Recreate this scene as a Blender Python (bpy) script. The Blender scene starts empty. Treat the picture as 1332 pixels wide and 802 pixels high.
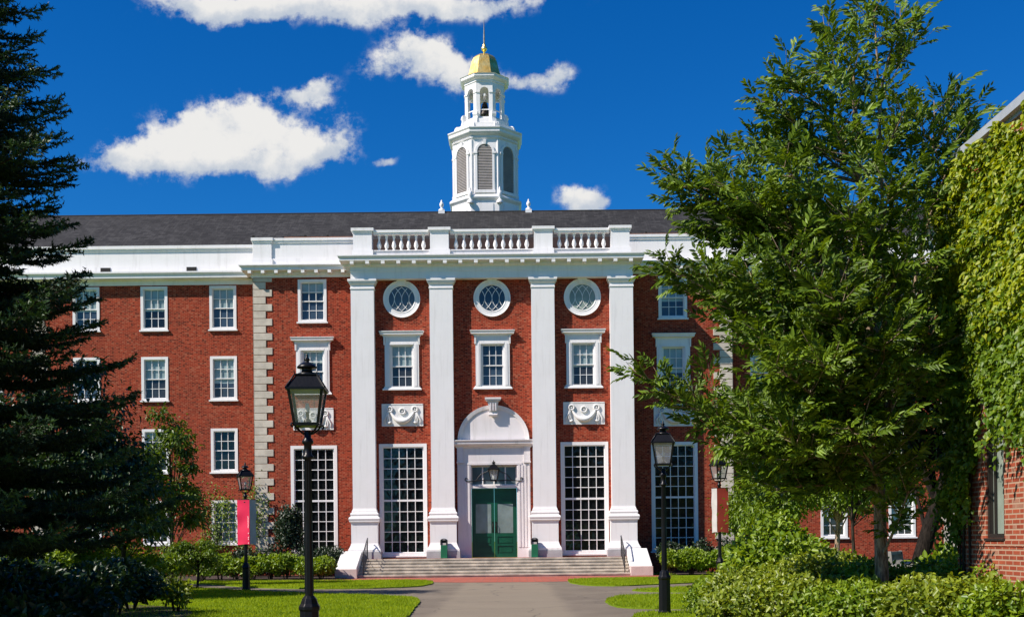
import bpy, bmesh, math, random
import numpy as np
from mathutils import Matrix, Vector

C = bpy.context.scene.collection
sc = bpy.context.scene
PI = math.pi
R = math.radians

# ------------------------------------------------------------------ camera
EYE = 1.62
cam_data = bpy.data.cameras.new('camera')
cam_data.sensor_width = 36.0
cam_data.lens = 36.0 * 1500 / 1332
cam_data.shift_y = 301 / 1332
cam_data.clip_end = 3000
cam = bpy.data.objects.new('camera', cam_data)
C.objects.link(cam)
cam.matrix_world = Matrix.Translation((0, 0, EYE)) @ Matrix.Rotation(0.0105, 4, 'Y') @ Matrix.Rotation(PI / 2, 4, 'X')
sc.camera = cam

# ------------------------------------------------------------------ view
sc.view_settings.view_transform = 'Standard'
sc.view_settings.look = 'None'
sc.view_settings.gamma = 1
sc.view_settings.exposure = 0.55
sc.view_settings.use_curve_mapping = False
sc.cycles.max_bounces = 8
sc.cycles.transparent_max_bounces = 12
sc.cycles.use_denoising = True

# ------------------------------------------------------------------ sun
SUN_TO = Vector((-2.0, -1.0, 2.1)).normalized()
sun_data = bpy.data.lights.new('sun', 'SUN')
sun_data.energy = 5.0
sun_data.angle = R(0.5)
sun_data.color = (1.0, 0.905, 0.82)
sun = bpy.data.objects.new('sun', sun_data)
C.objects.link(sun)
sun.rotation_euler = SUN_TO.to_track_quat('Z', 'Y').to_euler()
sun.location = (-30, -10, 40)

# ------------------------------------------------------------------ node helper
class NT:
    def __init__(self, tree):
        self.t = tree
    def n(self, kind, **kw):
        nd = self.t.nodes.new(kind)
        for k, v in kw.items():
            setattr(nd, k, v)
        return nd
    def link(self, a, b):
        self.t.links.new(a, b)
    def setin(self, sock, v):
        if v is None:
            return
        if hasattr(v, 'is_output'):
            self.t.links.new(v, sock)
        else:
            sock.default_value = v
    def math(self, op, a, b=None, c=None, clamp=False):
        nd = self.n('ShaderNodeMath', operation=op)
        nd.use_clamp = clamp
        self.setin(nd.inputs[0], a); self.setin(nd.inputs[1], b)
        if c is not None: self.setin(nd.inputs[2], c)
        return nd.outputs[0]
    def mix(self, f, a, b, mode='MIX'):
        nd = self.n('ShaderNodeMix', data_type='RGBA', blend_type=mode)
        self.setin(nd.inputs[0], f)
        self.setin(nd.inputs[6], a if hasattr(a, 'is_output') else (*a, 1) if len(a) == 3 else a)
        self.setin(nd.inputs[7], b if hasattr(b, 'is_output') else (*b, 1) if len(b) == 3 else b)
        return nd.outputs[2]
    def noise(self, vec, scale, detail=4, rough=0.55, dim='3D'):
        nd = self.n('ShaderNodeTexNoise', noise_dimensions=dim)
        if vec is not None: self.link(vec, nd.inputs['Vector'])
        nd.inputs['Scale'].default_value = scale
        nd.inputs['Detail'].default_value = detail
        nd.inputs['Roughness'].default_value = rough
        return nd.outputs['Fac']
    def ramp(self, f, lo, hi, a=0.0, b=1.0, smooth=True):
        nd = self.n('ShaderNodeMapRange')
        nd.interpolation_type = 'SMOOTHSTEP' if smooth else 'LINEAR'
        self.setin(nd.inputs[0], f)
        for i, x in enumerate((lo, hi, a, b)):
            nd.inputs[1 + i].default_value = x
        return nd.outputs[0]
    def comb(self, x=0.0, y=0.0, z=0.0):
        nd = self.n('ShaderNodeCombineXYZ')
        self.setin(nd.inputs[0], x); self.setin(nd.inputs[1], y); self.setin(nd.inputs[2], z)
        return nd.outputs[0]

# ------------------------------------------------------------------ world: Nishita sky with summer clouds far away in it
world = bpy.data.worlds.new('World')
sc.world = world
world.use_nodes = True
wt = NT(world.node_tree)
for nd in list(world.node_tree.nodes):
    world.node_tree.nodes.remove(nd)
SKY_STRENGTH = 0.08
sky = wt.n('ShaderNodeTexSky', sky_type='NISHITA')
sky.sun_disc = False
sky.sun_elevation = math.asin(SUN_TO.z)
sky.sun_rotation = math.atan2(SUN_TO.x, SUN_TO.y) % (2 * PI)
sky.air_density = 1.0
sky.dust_density = 0.0
sky.ozone_density = 4.0
hs = wt.n('ShaderNodeHueSaturation')
hs.inputs['Saturation'].default_value = 1.38
hs.inputs['Value'].default_value = 0.62
wt.link(sky.outputs[0], hs.inputs['Color'])
skyc = wt.mix(1.0, hs.outputs[0], (0.50, 1.22, 1.66), 'MULTIPLY')
tc = wt.n('ShaderNodeTexCoord')
sep = wt.n('ShaderNodeSeparateXYZ')
wt.link(tc.outputs['Generated'], sep.inputs[0])
dx, dy, dz = sep.outputs
dyc = wt.math('MAXIMUM', dy, 0.05)
gu = wt.math('DIVIDE', dx, dyc)
gv = wt.math('DIVIDE', dz, dyc)
gp = wt.comb(gu, gv, 0.0)
w1 = wt.n('ShaderNodeTexNoise'); w1.inputs['Scale'].default_value = 22; w1.inputs['Detail'].default_value = 6
wt.link(gp, w1.inputs['Vector'])
wsub = wt.n('ShaderNodeVectorMath', operation='SUBTRACT'); wt.link(w1.outputs['Color'], wsub.inputs[0]); wsub.inputs[1].default_value = (.5, .5, .5)
wsc = wt.n('ShaderNodeVectorMath', operation='SCALE'); wt.link(wsub.outputs[0], wsc.inputs[0]); wsc.inputs['Scale'].default_value = 0.030
wadd = wt.n('ShaderNodeVectorMath', operation='ADD'); wt.link(gp, wadd.inputs[0]); wt.link(wsc.outputs[0], wadd.inputs[1])
ws = wt.n('ShaderNodeSeparateXYZ'); wt.link(wadd.outputs[0], ws.inputs[0])
# each cloud lump: direction (u, v), half sizes, density
LUMPS = [(-.300, .334, .044, .016, 1.0), (-.262, .350, .042, .024, 1.0), (-.228, .360, .036, .022, 1.0), (-.198, .343, .030, .020, .9), (-.215, .335, .06, .012, .7),
         (-.335, .331, .028, .007, .8), (-.176, .388, .020, .007, .75), (-.160, .395, .012, .009, .7), (-.146, .352, .016, .019, .85),
         (-.160, .332, .012, .006, .7), (-.150, .462, .110, .011, 1.0), (-.225, .464, .045, .012, .9), (-.070, .465, .080, .010, .9), (-.27, .469, .03, .006, .8),
         (-.088, .420, .024, .016, .95), (-.050, .406, .028, .015, .9), (-.065, .424, .022, .010, .7), (.008, .394, .034, .009, .85), (.046, .402, .012, .010, .8), (-.118, .408, .016, .010, .5),
         (-.106, .327, .009, .004, .9), (.062, .296, .018, .010, 1.1), (.070, .292, .016, .007, .8)]
field = None; field_up = None
def lump_field(offv):
    tot = None
    for (cu, cv, a, b, k) in LUMPS:
        x = wt.math('MULTIPLY', wt.math('SUBTRACT', ws.outputs[0], cu + offv * 0.6), 1 / a)
        y = wt.math('MULTIPLY', wt.math('SUBTRACT', ws.outputs[1], cv - offv), 1 / b)
        d2 = wt.math('ADD', wt.math('MULTIPLY', x, x), wt.math('MULTIPLY', y, y))
        g = wt.math('MULTIPLY', wt.math('EXPONENT', wt.math('MULTIPLY', d2, -0.75)), k)
        tot = g if tot is None else wt.math('ADD', tot, g)
    return wt.math('MINIMUM', tot, 1.25)
field = lump_field(0.0)
below = lump_field(-0.011)
n1 = wt.noise(gp, 30, 12, 0.62)
n2 = wt.noise(gp, 95, 8, 0.65)
den = wt.math('ADD', field, wt.math('ADD', wt.math('MULTIPLY', wt.math('SUBTRACT', n1, 0.5), 2.3), wt.math('MULTIPLY', wt.math('SUBTRACT', n2, 0.5), 1.3)))
alpha = wt.ramp(den, 0.22, 1.0)
alpha = wt.math('MULTIPLY', alpha, wt.ramp(field, 0.08, 0.55))
thick = wt.ramp(wt.math('ADD', wt.math('MULTIPLY', below, .8), wt.math('MULTIPLY', wt.math('SUBTRACT', n1, .5), 3.0)), 0.0, 1.05)
CW = 0.58 / SKY_STRENGTH
ccol = wt.mix(thick, (0.36 / SKY_STRENGTH, 0.40 / SKY_STRENGTH, 0.46 / SKY_STRENGTH), (CW, CW * .99, CW * .97))
final = wt.mix(alpha, skyc, ccol)
bg = wt.n('ShaderNodeBackground')
bg.inputs['Strength'].default_value = SKY_STRENGTH
wt.link(final, bg.inputs['Color'])
wo = wt.n('ShaderNodeOutputWorld')
wt.link(bg.outputs[0], wo.inputs['Surface'])

# ------------------------------------------------------------------ materials
MATS = {}
def new_mat(name):
    m = bpy.data.materials.new(name)
    m.use_nodes = True
    t = NT(m.node_tree)
    b = m.node_tree.nodes['Principled BSDF']
    MATS[name] = m
    return m, t, b
def objco(t):
    return t.n('ShaderNodeTexCoord').outputs['Object']
def add_bump(t, b, h, strength=0.3, dist=0.02):
    nd = t.n('ShaderNodeBump')
    nd.inputs['Strength'].default_value = strength
    nd.inputs['Distance'].default_value = dist
    t.link(h, nd.inputs['Height'])
    t.link(nd.outputs[0], b.inputs['Normal'])
def plain(name, col, rough=0.5, metal=0.0, var=0.0, vscale=3.0, bump=0.0, bscale=40.0, spec=0.5):
    m, t, b = new_mat(name)
    b.inputs['Roughness'].default_value = rough
    b.inputs['Metallic'].default_value = metal
    b.inputs['Specular IOR Level'].default_value = spec
    co = objco(t)
    if var:
        f = t.noise(co, vscale, 6, 0.6)
        f = t.ramp(f, 0.3, 0.7)
        lo = tuple(c * (1 - var) for c in col); hi = tuple(min(1, c * (1 + var * .6)) for c in col)
        t.link(t.mix(f, lo, hi), b.inputs['Base Color'])
    else:
        b.inputs['Base Color'].default_value = (*col, 1)
    if bump:
        add_bump(t, b, t.noise(co, bscale, 5), bump)
    return m

def white_paint(name, col, streak=0.06):
    m, t, b = new_mat(name)
    co = objco(t)
    mp = t.n('ShaderNodeMapping'); mp.inputs['Scale'].default_value = (2.2, 2.2, 0.18)
    t.link(co, mp.inputs[0])
    s = t.ramp(t.noise(mp.outputs[0], 2.0, 7, 0.7), 0.48, 0.8)
    g = t.ramp(t.noise(co, 0.9, 5, 0.6), 0.35, 0.75)
    f = t.math('ADD', t.math('MULTIPLY', s, streak * 4), t.math('MULTIPLY', g, streak), clamp=True)
    t.link(t.mix(f, col, (0.42, 0.40, 0.36)), b.inputs['Base Color'])
    b.inputs['Roughness'].default_value = 0.45
    add_bump(t, b, t.noise(co, 30, 4), 0.05)
    return m
white_paint('white', (0.80, 0.785, 0.77), 0.10)
white_paint('white_worn', (0.74, 0.70, 0.69), 0.16)

def brick(name, c1, c2, dark, mortar, bw=0.21, bh=0.0677, msize=0.009, wear=0.5, bumpy=0.25, offset=0.5, darkness=0.55):
    m, t, b = new_mat(name)
    co = objco(t)
    s = t.n('ShaderNodeSeparateXYZ'); t.link(co, s.inputs[0])
    u = t.math('ADD', s.outputs[0], s.outputs[1])
    uv = t.comb(u, s.outputs[2], 0.0)
    br = t.n('ShaderNodeTexBrick')
    br.offset = offset
    t.link(uv, br.inputs['Vector'])
    br.inputs['Scale'].default_value = 1.0
    br.inputs['Brick Width'].default_value = bw
    br.inputs['Row Height'].default_value = bh
    br.inputs['Mortar Size'].default_value = msize
    br.inputs['Mortar Smooth'].default_value = 0.3
    br.inputs['Bias'].default_value = 0.0
    br.inputs['Color1'].default_value = (0, 0, 0, 1)
    br.inputs['Color2'].default_value = (1, 1, 1, 1)
    br.inputs['Mortar'].default_value = (0.5, 0.5, 0.5, 1)
    f = br.outputs['Color']
    col = t.mix(f, c1, c2)
    # individual dark bricks: cells as large as a brick
    cell = t.comb(t.math('FLOOR', t.math('DIVIDE', u, bw * 0.5)), t.math('FLOOR', t.math('DIVIDE', s.outputs[2], bh)), 0.0)
    wn = t.n('ShaderNodeTexWhiteNoise', noise_dimensions='2D'); t.link(cell, wn.inputs['Vector'])
    dk = t.math('GREATER_THAN', wn.outputs['Value'], 0.86)
    col = t.mix(t.math('MULTIPLY', dk, darkness), col, dark)
    lt = t.math('LESS_THAN', wn.outputs['Value'], 0.12)
    col = t.mix(t.math('MULTIPLY', lt, 0.55), col, mortar)
    big = t.ramp(t.noise(co, 0.45, 6, 0.6), 0.3, 0.72)
    col = t.mix(t.math('MULTIPLY', big, wear), col, t.mix(0.5, col, dark))
    mp = t.n('ShaderNodeMapping'); mp.inputs['Scale'].default_value = (1.6, 1.6, 0.16); t.link(co, mp.inputs[0])
    rain = t.ramp(t.noise(mp.outputs[0], 1.3, 6, 0.65), 0.45, 0.75, 0, 0.45)
    col = t.mix(rain, col, t.mix(0.5, col, (0.16, 0.055, 0.035)))
    fine = t.noise(co, 14, 4, 0.6)
    col = t.mix(t.ramp(fine, 0.35, 0.75, 0, 0.28), col, dark)
    col = t.mix(br.outputs['Fac'], col, mortar)
    t.link(col, b.inputs['Base Color'])
    b.inputs['Roughness'].default_value = 0.85
    b.inputs['Specular IOR Level'].default_value = 0.08
    h = t.math('ADD', t.math('MULTIPLY', t.math('SUBTRACT', 1.0, br.outputs['Fac']), 0.6), t.math('MULTIPLY', fine, 0.4))
    add_bump(t, b, h, bumpy, 0.02)
    return m
brick('brick', (0.22, 0.024, 0.012), (0.38, 0.052, 0.022), (0.06, 0.008, 0.007), (0.42, 0.15, 0.085), msize=0.006, darkness=.8, wear=.6)
brick('brick_near', (0.27, 0.052, 0.026), (0.37, 0.09, 0.045), (0.14, 0.03, 0.02), (0.38, 0.26, 0.18), bw=0.22, bh=0.0677, msize=0.012, wear=0.3, bumpy=0.5, darkness=0.35)
def paving():
    m, t, b = new_mat('brick_paving')
    co = objco(t)
    br = t.n('ShaderNodeTexBrick'); t.link(co, br.inputs['Vector'])
    br.inputs['Scale'].default_value = 1.0; br.inputs['Brick Width'].default_value = .6; br.inputs['Row Height'].default_value = .3
    br.inputs['Mortar Size'].default_value = .02
    br.inputs['Color1'].default_value = (.30, .055, .03, 1); br.inputs['Color2'].default_value = (.40, .085, .045, 1); br.inputs['Mortar'].default_value = (.2, .07, .05, 1)
    g = t.ramp(t.noise(co, .8, 5), .3, .75, 0, .35)
    t.link(t.mix(g, br.outputs['Color'], (.30, .13, .09)), b.inputs['Base Color'])
    b.inputs['Roughness'].default_value = .85
paving()

def stone(name, col, var=0.25, scale=2.0, speck=0.0, rough=0.8):
    m, t, b = new_mat(name)
    co = objco(t)
    f = t.ramp(t.noise(co, scale, 7, 0.62), 0.3, 0.72)
    c = t.mix(f, tuple(x * (1 - var) for x in col), tuple(min(1, x * (1 + var * .4)) for x in col))
    if speck:
        sp = t.ramp(t.noise(co, 60, 3, 0.7), 0.45, 0.62)
        c = t.mix(t.math('MULTIPLY', sp, speck), c, tuple(x * .4 for x in col))
    t.link(c, b.inputs['Base Color'])
    b.inputs['Roughness'].default_value = rough
    add_bump(t, b, t.noise(co, 18, 6, 0.6), 0.15)
    return m
stone('quoin_stone', (0.56, 0.50, 0.41), 0.22)
stone('limestone', (0.76, 0.75, 0.72), 0.12)
stone('step_stone', (0.54, 0.48, 0.39), 0.42, 1.6, 0.25)
stone('granite', (0.62, 0.50, 0.46), 0.15, 2, 0.35)
stone('plinth_granite', (0.40, 0.40, 0.41), 0.15, 2, 0.35)
def slate():
    m, t, b = new_mat('slate')
    co = objco(t)
    mp = t.n('ShaderNodeMapping'); t.link(co, mp.inputs[0])
    br = t.n('ShaderNodeTexBrick'); t.link(mp.outputs[0], br.inputs['Vector'])
    br.inputs['Scale'].default_value = 1; br.inputs['Brick Width'].default_value = .30; br.inputs['Row Height'].default_value = .20
    br.inputs['Mortar Size'].default_value = .014; br.inputs['Mortar Smooth'].default_value = .4
    br.inputs['Color1'].default_value = (.022, .0215, .021, 1); br.inputs['Color2'].default_value = (.052, .051, .050, 1); br.inputs['Mortar'].default_value = (.02, .02, .022, 1)
    g = t.ramp(t.noise(co, .35, 7, .65), .3, .7, 0, .6)
    mp2 = t.n('ShaderNodeMapping'); t.link(co, mp2.inputs[0]); mp2.inputs['Scale'].default_value = (6, .5, .5)
    st = t.ramp(t.noise(mp2.outputs[0], 1.2, 5, .7), .5, .78, 0, .5)
    c = t.mix(g, br.outputs['Color'], (.019, .0185, .018))
    c = t.mix(st, c, (.085, .083, .08))
    t.link(c, b.inputs['Base Color'])
    b.inputs['Roughness'].default_value = .8
    b.inputs['Specular IOR Level'].default_value = .2
    add_bump(t, b, br.outputs['Color'], .5, .03)
slate()
plain('copper', (0.35, 0.16, 0.09), 0.5, 0.6, 0.3)
plain('flashing', (0.20, 0.13, 0.11), 0.6, 0.3, 0.3)
plain('shade_brown', (0.05, 0.026, 0.02), 0.8, 0, 0.3)  # dark brown holds the shade behind the balustrade
plain('vent_dark', (0.012, 0.011, 0.010), 0.9)
plain('grey_metal', (0.46, 0.50, 0.55), 0.45, 0.3, 0.1)
plain('louvre', (0.36, 0.33, 0.31), 0.6, 0, 0.15)
plain('lamp_black', (0.005, 0.005, 0.0055), 0.35, 0, 0.25, 9, 0.15, 25, .3)
plain('rail_black', (0.018, 0.018, 0.02), 0.4)
plain('green_paint', (0.004, 0.072, 0.036), 0.3, 0, 0.2, 2.5, 0.05)
plain('bin_green', (0.01, 0.13, 0.06), 0.4, 0, 0.15)
plain('bronze', (0.035, 0.03, 0.026), 0.45, 0.8, 0.3)
plain('brass', (0.45, 0.30, 0.10), 0.35, 1.0, 0.2)
plain('candle', (0.75, 0.73, 0.68), 0.5)
plain('mulch', (0.045, 0.028, 0.02), 0.95, 0, 0.6, 14, 1.0, 35)
plain('wood_grey', (0.24, 0.235, 0.215), 0.7, 0, 0.3, 6)
plain('dark_frame', (0.02, 0.016, 0.014), 0.4)
plain('banner_pink', (0.80, 0.012, 0.085), 0.6, 0, 0.08, 4)
plain('banner_maroon', (0.34, 0.04, 0.025), 0.65, 0, 0.12, 4)
plain('banner_pale', (0.45, 0.43, 0.40), 0.7, 0, 0.1, 3)
plain('banner_mark', (0.85, 0.80, 0.80), 0.6)
plain('bell_metal', (0.03, 0.027, 0.025), 0.4, 0.7)
m, t, b = new_mat('gold')
co = objco(t)
b.inputs['Metallic'].default_value = 1.0
b.inputs['Roughness'].default_value = 0.42
t.link(t.mix(t.ramp(t.noise(co, 2.2, 6), .3, .7), (0.95, 0.58, 0.12), (1.0, 0.80, 0.30)), b.inputs['Base Color'])
add_bump(t, b, t.noise(co, 5, 5), 0.25, 0.05)

def pane(name, col, rough=0.05, wob=0.12, spec=0.5):
    m, t, b = new_mat(name)
    co = objco(t)
    f = t.ramp(t.noise(co, 0.8, 4), .3, .7)
    t.link(t.mix(f, tuple(c * .6 for c in col), col), b.inputs['Base Color'])
    b.inputs['Roughness'].default_value = rough
    b.inputs['Specular IOR Level'].default_value = spec
    add_bump(t, b, t.noise(co, 1.7, 2), wob, 0.1)
    return m
pane('glass_dark', (0.010, 0.012, 0.014))
pane('glass_blue', (0.045, 0.07, 0.10))
pane('glass_grey', (0.035, 0.038, 0.042))
pane('blind', (0.36, 0.47, 0.47), 0.15, 0.02)
pane('blind_white', (0.55, 0.60, 0.60), 0.15, 0.02)
pane('glass_sage', (0.30, 0.36, 0.30), 0.08, 0.05)
pane('glass_door_reflect', (0.24, 0.30, 0.29), 0.06, 0.1)  # pale reflection painted into the door pane colour
pane('glass_bath', (0.10, 0.13, 0.15), 0.08, 0.05)

m, t, b = new_mat('clear_glass')
tr = t.n('ShaderNodeBsdfTransparent'); tr.inputs[0].default_value = (.93, .95, .94, 1)
gl = t.n('ShaderNodeBsdfGlossy'); gl.inputs['Roughness'].default_value = .05
df = t.n('ShaderNodeBsdfDiffuse'); df.inputs[0].default_value = (.75, .78, .76, 1)
mx = t.n('ShaderNodeMixShader'); mx.inputs[0].default_value = .12
mx2 = t.n('ShaderNodeMixShader'); mx2.inputs[0].default_value = .16
t.link(tr.outputs[0], mx.inputs[1]); t.link(gl.outputs[0], mx.inputs[2])
t.link(mx.outputs[0], mx2.inputs[1]); t.link(df.outputs[0], mx2.inputs[2])
t.link(mx2.outputs[0], m.node_tree.nodes['Material Output'].inputs['Surface'])

def leafmat(name, dark, light, trans=0.35, rough=0.42, spec=0.5, hue=(1.0, 1.0)):
    m, t, b = new_mat(name)
    g = t.n('ShaderNodeNewGeometry')
    rnd = g.outputs['Random Per Island']
    co = objco(t)
    cl = t.ramp(t.noise(co, 0.9, 3), .3, .7)
    f = t.math('ADD', t.math('MULTIPLY', rnd, .65), t.math('MULTIPLY', cl, .35))
    col = t.mix(f, dark, light)
    t.link(col, b.inputs['Base Color'])
    b.inputs['Roughness'].default_value = rough
    b.inputs['Specular IOR Level'].default_value = spec
    tl = t.n('ShaderNodeBsdfTranslucent')
    t.link(t.mix(1.0, col, (1.5, 1.35, .45), 'MULTIPLY'), tl.inputs['Color'])
    mx = t.n('ShaderNodeMixShader'); mx.inputs[0].default_value = trans
    t.link(b.outputs[0], mx.inputs[1]); t.link(tl.outputs[0], mx.inputs[2])
    t.link(mx.outputs[0], m.node_tree.nodes['Material Output'].inputs['Surface'])
    return m
leafmat('leaf_ash', (0.016, 0.046, 0.004), (0.20, 0.31, 0.020), 0.28, 0.45, .28)
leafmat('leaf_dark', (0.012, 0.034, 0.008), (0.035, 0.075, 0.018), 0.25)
leafmat('leaf_mid', (0.04, 0.10, 0.004), (0.20, 0.29, 0.012), 0.35)
leafmat('leaf_hedge', (0.07, 0.15, 0.004), (0.28, 0.38, 0.015), 0.35)
leafmat('leaf_hedge_yellow', (0.06, 0.12, 0.004), (0.33, 0.39, 0.025), 0.35)
leafmat('leaf_yew', (0.008, 0.022, 0.007), (0.022, 0.05, 0.013), 0.15)
leafmat('leaf_ivy', (0.045, 0.12, 0.003), (0.20, 0.29, 0.008), 0.35, 0.5)
leafmat('leaf_maple', (0.02, 0.055, 0.004), (0.11, 0.18, 0.010), 0.35)
leafmat('leaf_ivy_young', (0.14, 0.20, 0.003), (0.40, 0.44, 0.008), 0.35, 0.5)
leafmat('needle', (0.008, 0.022, 0.009), (0.024, 0.052, 0.017), 0.05, 0.6, 0.25)
leafmat('needle_sunlit', (0.03, 0.08, 0.02), (0.06, 0.13, 0.03), 0.15, 0.5)
def bark(name, c1, c2):
    m, t, b = new_mat(name)
    co = objco(t)
    mp = t.n('ShaderNodeMapping'); mp.inputs['Scale'].default_value = (9, 9, 1.6); t.link(co, mp.inputs[0])
    f = t.noise(mp.outputs[0], 3, 7, .65)
    t.link(t.mix(t.ramp(f, .35, .65), c1, c2), b.inputs['Base Color'])
    b.inputs['Roughness'].default_value = .95
    b.inputs['Specular IOR Level'].default_value = .08
    add_bump(t, b, f, .8, .03)
bark('bark', (0.12, 0.085, 0.055), (0.46, 0.35, 0.24))
bark('bark_shaded', (0.008, 0.007, 0.006), (0.026, 0.021, 0.017))  # near-black: shade on the leaning trunk put into its bark colour
bark('bark_dark', (0.02, 0.016, 0.012), (0.06, 0.048, 0.036))

def grass_mat(name, a, bb, cc):
    m, t, b = new_mat(name)
    co = objco(t)
    f1 = t.ramp(t.noise(co, .5, 6, .6), .3, .7)
    f2 = t.ramp(t.noise(co, 9, 5, .7), .3, .7)
    c = t.mix(f1, a, bb)
    c = t.mix(t.math('MULTIPLY', f2, .5), c, cc)
    t.link(c, b.inputs['Base Color'])
    b.inputs['Roughness'].default_value = .8
    b.inputs['Specular IOR Level'].default_value = .15
    add_bump(t, b, t.noise(co, 40, 4, .7), .8, .04)
grass_mat('lawn', (.14, .22, .004), (.20, .28, .006), (.09, .16, .003))
leafmat('grass_blade', (0.12, 0.21, 0.004), (0.36, 0.45, 0.010), 0.45, 0.6, .2)
m, t, b = new_mat('asphalt')
co = objco(t)
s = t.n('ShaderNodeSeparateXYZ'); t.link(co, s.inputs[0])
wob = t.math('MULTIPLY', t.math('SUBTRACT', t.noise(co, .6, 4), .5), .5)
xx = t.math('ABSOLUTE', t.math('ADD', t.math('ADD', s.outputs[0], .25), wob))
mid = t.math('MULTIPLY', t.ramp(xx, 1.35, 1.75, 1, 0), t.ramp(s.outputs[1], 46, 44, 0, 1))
blot = t.ramp(t.noise(co, .55, 7, .65), .3, .7)
base = t.mix(blot, (.135, .108, .076), (.20, .165, .118))
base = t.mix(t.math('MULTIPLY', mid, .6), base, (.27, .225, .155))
gr = t.ramp(t.noise(co, 55, 3, .8), .3, .7)
base = t.mix(t.math('MULTIPLY', gr, .3), base, (.09, .08, .065))
vor = t.n('ShaderNodeTexVoronoi', feature='DISTANCE_TO_EDGE'); vor.inputs['Scale'].default_value = .28
wv = t.n('ShaderNodeVectorMath', operation='ADD'); nz = t.n('ShaderNodeTexNoise'); nz.inputs['Scale'].default_value = 1.2; nz.inputs['Detail'].default_value = 5
t.link(co, nz.inputs['Vector']); t.link(co, wv.inputs[0]); t.link(nz.outputs['Color'], wv.inputs[1]); t.link(wv.outputs[0], vor.inputs['Vector'])
cr = t.ramp(vor.outputs['Distance'], 0.0, .012, .6, 0)
base = t.mix(cr, base, (.05, .045, .04))
t.link(base, b.inputs['Base Color']); b.inputs['Roughness'].default_value = .9
add_bump(t, b, t.noise(co, 70, 4), .4, .01)
stone('concrete', (0.40, 0.37, 0.33), 0.3, 1.2, 0.15, .9)

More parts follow.
